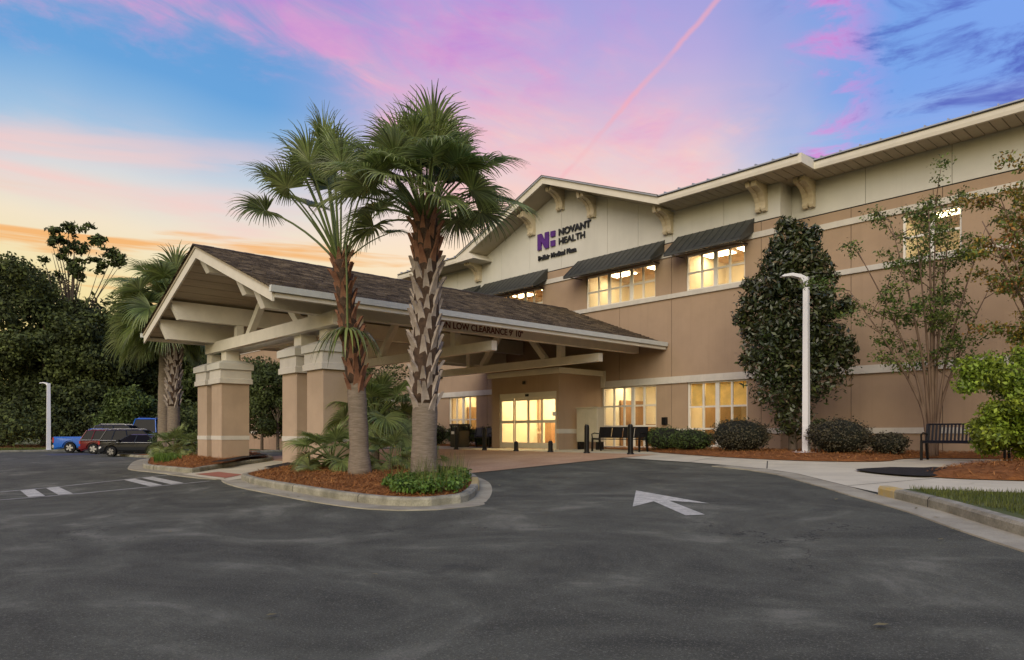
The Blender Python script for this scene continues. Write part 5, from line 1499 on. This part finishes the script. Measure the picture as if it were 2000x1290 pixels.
bench((-16.1, 19.75, gz(-16, 19.75) + .02), R(8), 2.05, 'black metal bench with four back panels before the ground floor window', style='mesh')
bench((-24.75, 20.6, gz(-24, 20.6) + .02), R(0), 1.7, 'black metal bench against the wall left of the sliding doors', style='mesh')
bench((-5.2, 19.2, gz(-5, 19.2) + .02), R(4), 1.8, 'black slatted bench at the right, half hidden by the lime shrub', style='slat')

# litter bin left of the doors
t = thing('litter_bin', (-24.35, 19.0, gz(-24, 19) + .02), 'black square litter bin with hooded top left of the doors', 'litter bin')
MB().box(-.3, .3, -.3, .3, .05, .78).build('body', 'black_metal', t, local=True, bevel=.02)
MB().box(-.33, .33, -.33, .33, .98, 1.06).build('hood', 'black_metal', t, local=True, bevel=.015)
for sx in (-.27, .27):
    for sy in (-.27, .27): MB().box(sx - .025, sx + .025, sy - .025, sy + .025, .78, .98).build('hood_post', 'black_metal', t, local=True)
MB().box(-.2, .2, -.31, -.302, .62, .74).build('notice', 'white_metal', t, local=True)
# beige cabinet by the lobby
t = thing('utility_cabinet', (-18.55, 21.0, gz(-18, 21) + .02), 'beige upright metal cabinet between the lobby and the lit window', 'cabinet')
MB().box(-.55, .55, -.22, .22, .30, 1.62).build('body', 'cabinet', t, local=True, bevel=.015)
MB().box(-.50, .02, -.235, -.222, .36, 1.56).build('door', 'cabinet', t, local=True, bevel=.004)
MB().box(.06, .50, -.235, -.222, .36, 1.56).build('door', 'cabinet', t, local=True, bevel=.004)
MB().box(-.04, -.01, -.26, -.236, .88, 1.0).build('handle', 'black_metal', t, local=True)
MB().box(-.57, .57, -.25, .24, 1.62, 1.66).build('lid', 'cabinet', t, local=True)
for sx in (-.48, .48): MB().box(sx - .05, sx + .05, -.18, .18, -.05, .30).build('leg', 'black_metal', t, local=True)


# ================================================================== PARKED CARS
def vehicle(name, loc, rz, label, paint, kind, cat):
    """kind: 'suv', 'sedan', 'pickup'. Nose points along +x."""
    t = thing(name, loc, label, cat, 'cars in the far car park', rz)
    L, W, H, gc = {'suv': (4.8, 1.9, 1.76, .22), 'sedan': (4.7, 1.84, 1.46, .17), 'pickup': (5.7, 2.0, 1.88, .27)}[kind]
    h = L / 2; wr = {'suv': .37, 'sedan': .33, 'pickup': .40}[kind]; fx, rx = h - .92, -h + (.98 if kind != 'pickup' else 1.25)
    belt = {'suv': 1.02, 'sedan': .92, 'pickup': 1.08}[kind]
    def arch(cx):
        return [(cx + (wr + .07) * math.cos(a), gc + (wr + .07) * math.sin(a) * 1.0 + (wr - gc) * 1.0) for a in [math.pi * k / 8 for k in range(9)]]
    bot = gc
    if kind == 'pickup': top = [(-h, belt), (-h + .02, belt + .17), (-.35, belt + .17), (-.35, belt), (1.0, belt), (1.25, belt + .02), (h - .25, belt - .06), (h - .02, belt - .22)]
    elif kind == 'suv': top = [(-h + .02, .62), (-h + .06, belt), (1.05, belt), (1.3, belt - .0), (h - .3, belt - .12), (h - .04, belt - .30)]
    else: top = [(-h + .03, .60), (-h + .10, belt), (-h + .8, belt + .03), (1.0, belt - .02), (h - .35, belt - .16), (h - .04, belt - .34)]
    low = [(h, bot + .12), (h - .08, bot)] + [p for p in arch(fx) if p[1] >= bot] + [p for p in arch(rx) if p[1] >= bot] + [(-h + .06, bot), (-h, bot + .15)]
    poly = top + low
    # shell: the side outline extruded, its rim rounded over, then the flanks drawn in below the belt
    b = MB().prism(poly, 'y', -W / 2, W / 2)
    body = b.build('body', paint, t, local=True)
    bm = bmesh.new(); bm.from_mesh(body.data)
    rim_e = [e for e in bm.edges if abs(e.verts[0].co.y - e.verts[1].co.y) < 1e-5]
    bmesh.ops.bevel(bm, geom=rim_e, offset=.085, segments=3, affect='EDGES', clamp_overlap=True)
    bmesh.ops.triangulate(bm, faces=[f for f in bm.faces if len(f.verts) > 4])
    cuts = [e for e in bm.edges if e.calc_length() > .5]
    bmesh.ops.subdivide_edges(bm, edges=cuts, cuts=3, use_grid_fill=True)
    bmesh.ops.triangulate(bm, faces=bm.faces)
    for v in bm.verts:
        k = 1 - .10 * max(0, (.62 - v.co.z) / .6) ** 2 - .05 * max(0, v.co.z - (belt - .25)) - .10 * max(0, (abs(v.co.x) - h * .72) / (h * .28)) ** 2
        v.co.y *= k
    bm.to_mesh(body.data); bm.free()
    body.data.polygons.foreach_set('use_smooth', [True] * len(body.data.polygons)); body.data.set_sharp_from_angle(angle=R(38))
    for s_ in (-1, 1):
        MB().box(rx + wr + .1, fx - wr - .1, s_ * (W / 2 - .03), s_ * (W / 2 - .005), gc - .01, gc + .10).build('sill_trim', 'tyre', t, local=True)
        for xd in ((-.35, .95) if kind != 'pickup' else (-.3, .95)):
            MB().box(xd - .008, xd + .008, s_ * (W / 2 - .03), s_ * (W / 2 + .003), gc + .15, belt - .06).build('door_gap', 'tyre', t, local=True)
    # cabin: painted roof and pillars, glass between
    if kind == 'suv': g0, g1, r0, r1 = -h + .08, 1.15, -h + .45, .35
    elif kind == 'sedan': g0, g1, r0, r1 = -h + .75, 1.15, -h + 1.45, .25
    else: g0, g1, r0, r1 = -.42, 1.35, -.30, .62
    bw, tw = W / 2 - .05, W / 2 - .26
    gl = MB(); z0, z1 = belt - .03, H - .06
    ring0 = [(g0, -bw, z0), (g1, -bw, z0), (g1, bw, z0), (g0, bw, z0)]; ring1 = [(r0, -tw, z1), (r1, -tw, z1), (r1, tw, z1), (r0, tw, z1)]
    gl.add(ring0 + ring1, [(0, 1, 5, 4), (1, 2, 6, 5), (2, 3, 7, 6), (3, 0, 4, 7), (4, 5, 6, 7)]); gl.build('windows', 'car_glass', t, local=True)
    MB().tube([(g0 + .05, -bw - .012, z0 + .03), (g1 - .05, -bw - .012, z0 + .03)], .014, 5).build('window_trim', 'lamp_clear', t, local=True); MB().tube([(g0 + .05, bw + .012, z0 + .03), (g1 - .05, bw + .012, z0 + .03)], .014, 5).build('window_trim', 'lamp_clear', t, local=True)
    inn = MB(); inn.box(r0 + .1, r1 + .2, -tw + .08, tw - .08, z0 - .1, z0 + .25); inn.build('seats', 'tyre', t, local=True)
    rf = MB(); e_ = .05
    rf.add([(r0 - e_, -tw - .02, z1), (r1 + e_, -tw - .02, z1), (r1 + e_, tw + .02, z1), (r0 - e_, tw + .02, z1), (r0 + .1, -tw + .12, H), (r1 - .08, -tw + .12, H), (r1 - .08, tw - .12, H), (r0 + .1, tw - .12, H)], [(0, 3, 2, 1), (4, 5, 6, 7), (0, 1, 5, 4), (1, 2, 6, 5), (2, 3, 7, 6), (3, 0, 4, 7)])
    rf.build('roof', paint, t, local=True)
    for s in (-1, 1):
        for (xa, xb) in [(g0, r0), (g1, r1)] + [((g0 + g1) / 2 + .1, (r0 + r1) / 2 + .1)] + ([(g0 + .75, r0 + .55)] if kind == 'suv' else []):
            MB().tube([(xa, s * (bw + .004), z0), (xb, s * (tw + .006), z1 + .02)], .04, 5).build('pillar', paint, t, local=True)
        if kind == 'suv': MB().tube([(r0 + .2, s * (tw - .1), H - .01), (r0 + .35, s * (tw - .1), H + .05), (r1 - .3, s * (tw - .1), H + .05), (r1 - .15, s * (tw - .1), H - .01)], .025, 6).build('roof_rail', 'rim', t, local=True)
        MB().box(g1 - .35, g1 - .2, s * (W / 2 + .02), s * (W / 2 + .18), belt + .02, belt + .18).build('mirror', paint, t, local=True)
        MB().box(-h - .012, -h + .1, s * (W / 2 - .32), s * (W / 2 - .07), belt - .28, belt + (.10 if kind == 'pickup' else -.06)).build('tail_lamp', 'lamp_red', t, local=True)
        MB().box(h - .16, h - .0, s * (W / 2 - .5), s * (W / 2 - .12), belt - .42, belt - .27).build('headlamp', 'lamp_clear', t, local=True)
        for cx in (fx, rx):
            q = MB(); q.tube([(cx, s * (W / 2 - .22), wr), (cx, s * (W / 2 - .20), wr), (cx, s * (W / 2 + .0), wr), (cx, s * (W / 2 + .02), wr)], [wr * .9, wr, wr, wr * .92], 20); wl = q.build('wheel', 'tyre', t, local=True)
            q = MB(); q.tube([(cx, s * (W / 2 + .01), wr), (cx, s * (W / 2 + .03), wr)], [wr * .64, wr * .60], 16); rm = q.build('rim', 'tyre', wl, local=True)
            for k in range(5):
                a = k * 1.2566; u = Vector((math.cos(a), 0, math.sin(a))); v = Vector((-math.sin(a), 0, math.cos(a))); q = MB(); c = Vector((cx, 0, wr)); ya, yb = s * (W / 2 + .025), s * (W / 2 + .042)
                pts = [c + u * .03 - v * .05, c + u * wr * .62 - v * .07, c + u * wr * .62 + v * .07, c + u * .03 + v * .05]
                q.add([(p.x, ya, p.z) for p in pts] + [(p.x, yb, p.z) for p in pts], [(0, 1, 2, 3), (4, 5, 6, 7), (0, 1, 5, 4), (1, 2, 6, 5), (2, 3, 7, 6), (3, 0, 4, 7)]); q.build('spoke', 'rim', wl, local=True)
        MB().box(-.1, .12, s * (W / 2 - .005), s * (W / 2 + .02), belt - .16, belt - .12).build('door_handle', paint, t, local=True)
    MB().box(-h - .05, -h + .12, -W / 2 + .1, W / 2 - .1, bot + .14, bot + .34).build('rear_bumper', 'rim' if kind == 'pickup' else paint, t, local=True)
    MB().box(h - .1, h + .05, -W / 2 + .1, W / 2 - .1, bot + .08, bot + .32).build('front_bumper', paint, t, local=True)
    MB().box(h - .05, h + .02, -.5, .5, bot + .34, bot + .52).build('grille', 'tyre', t, local=True)
    MB().box(-h - .02, -h + .02, -.25, .25, .72, .84).build('number_plate', 'lamp_clear', t, local=True)
    return t


def bay(r_, d_, z=0.0): x, y, _ = S(r_, d_, 0); return (x, y, z)


vehicle('pickup_truck', bay(-32.6, 55.5), R(56), 'blue pickup truck by the left lamp post', 'paint_blue', 'pickup', 'pickup truck')
vehicle('parked_car', bay(-29.1, 52.3), R(56), 'dark red sport utility car beside the blue pickup', 'paint_red', 'suv', 'car')
vehicle('parked_car', bay(-25.9, 49.2), R(56), 'black sport utility car with silver roof rails, nearest of the big cars', 'paint_black', 'suv', 'car')
vehicle('parked_car', bay(-24.2, 46.0), R(222), 'low dark grey car nosing left, partly hidden by the palm trunks', 'paint_grey', 'sedan', 'car')
vb = vehicle('delivery_van', bay(-31.6, 63.0), R(140), 'tall blue van behind the dark cars', 'paint_blue', 'suv', 'van'); vb.scale = (1.2, 1.2, 1.6)
vehicle('parked_car', bay(-32.2, 59.0), R(52), 'grey car glimpsed behind the black car', 'paint_grey', 'suv', 'car').scale = (1.1, 1.1, 1.25)
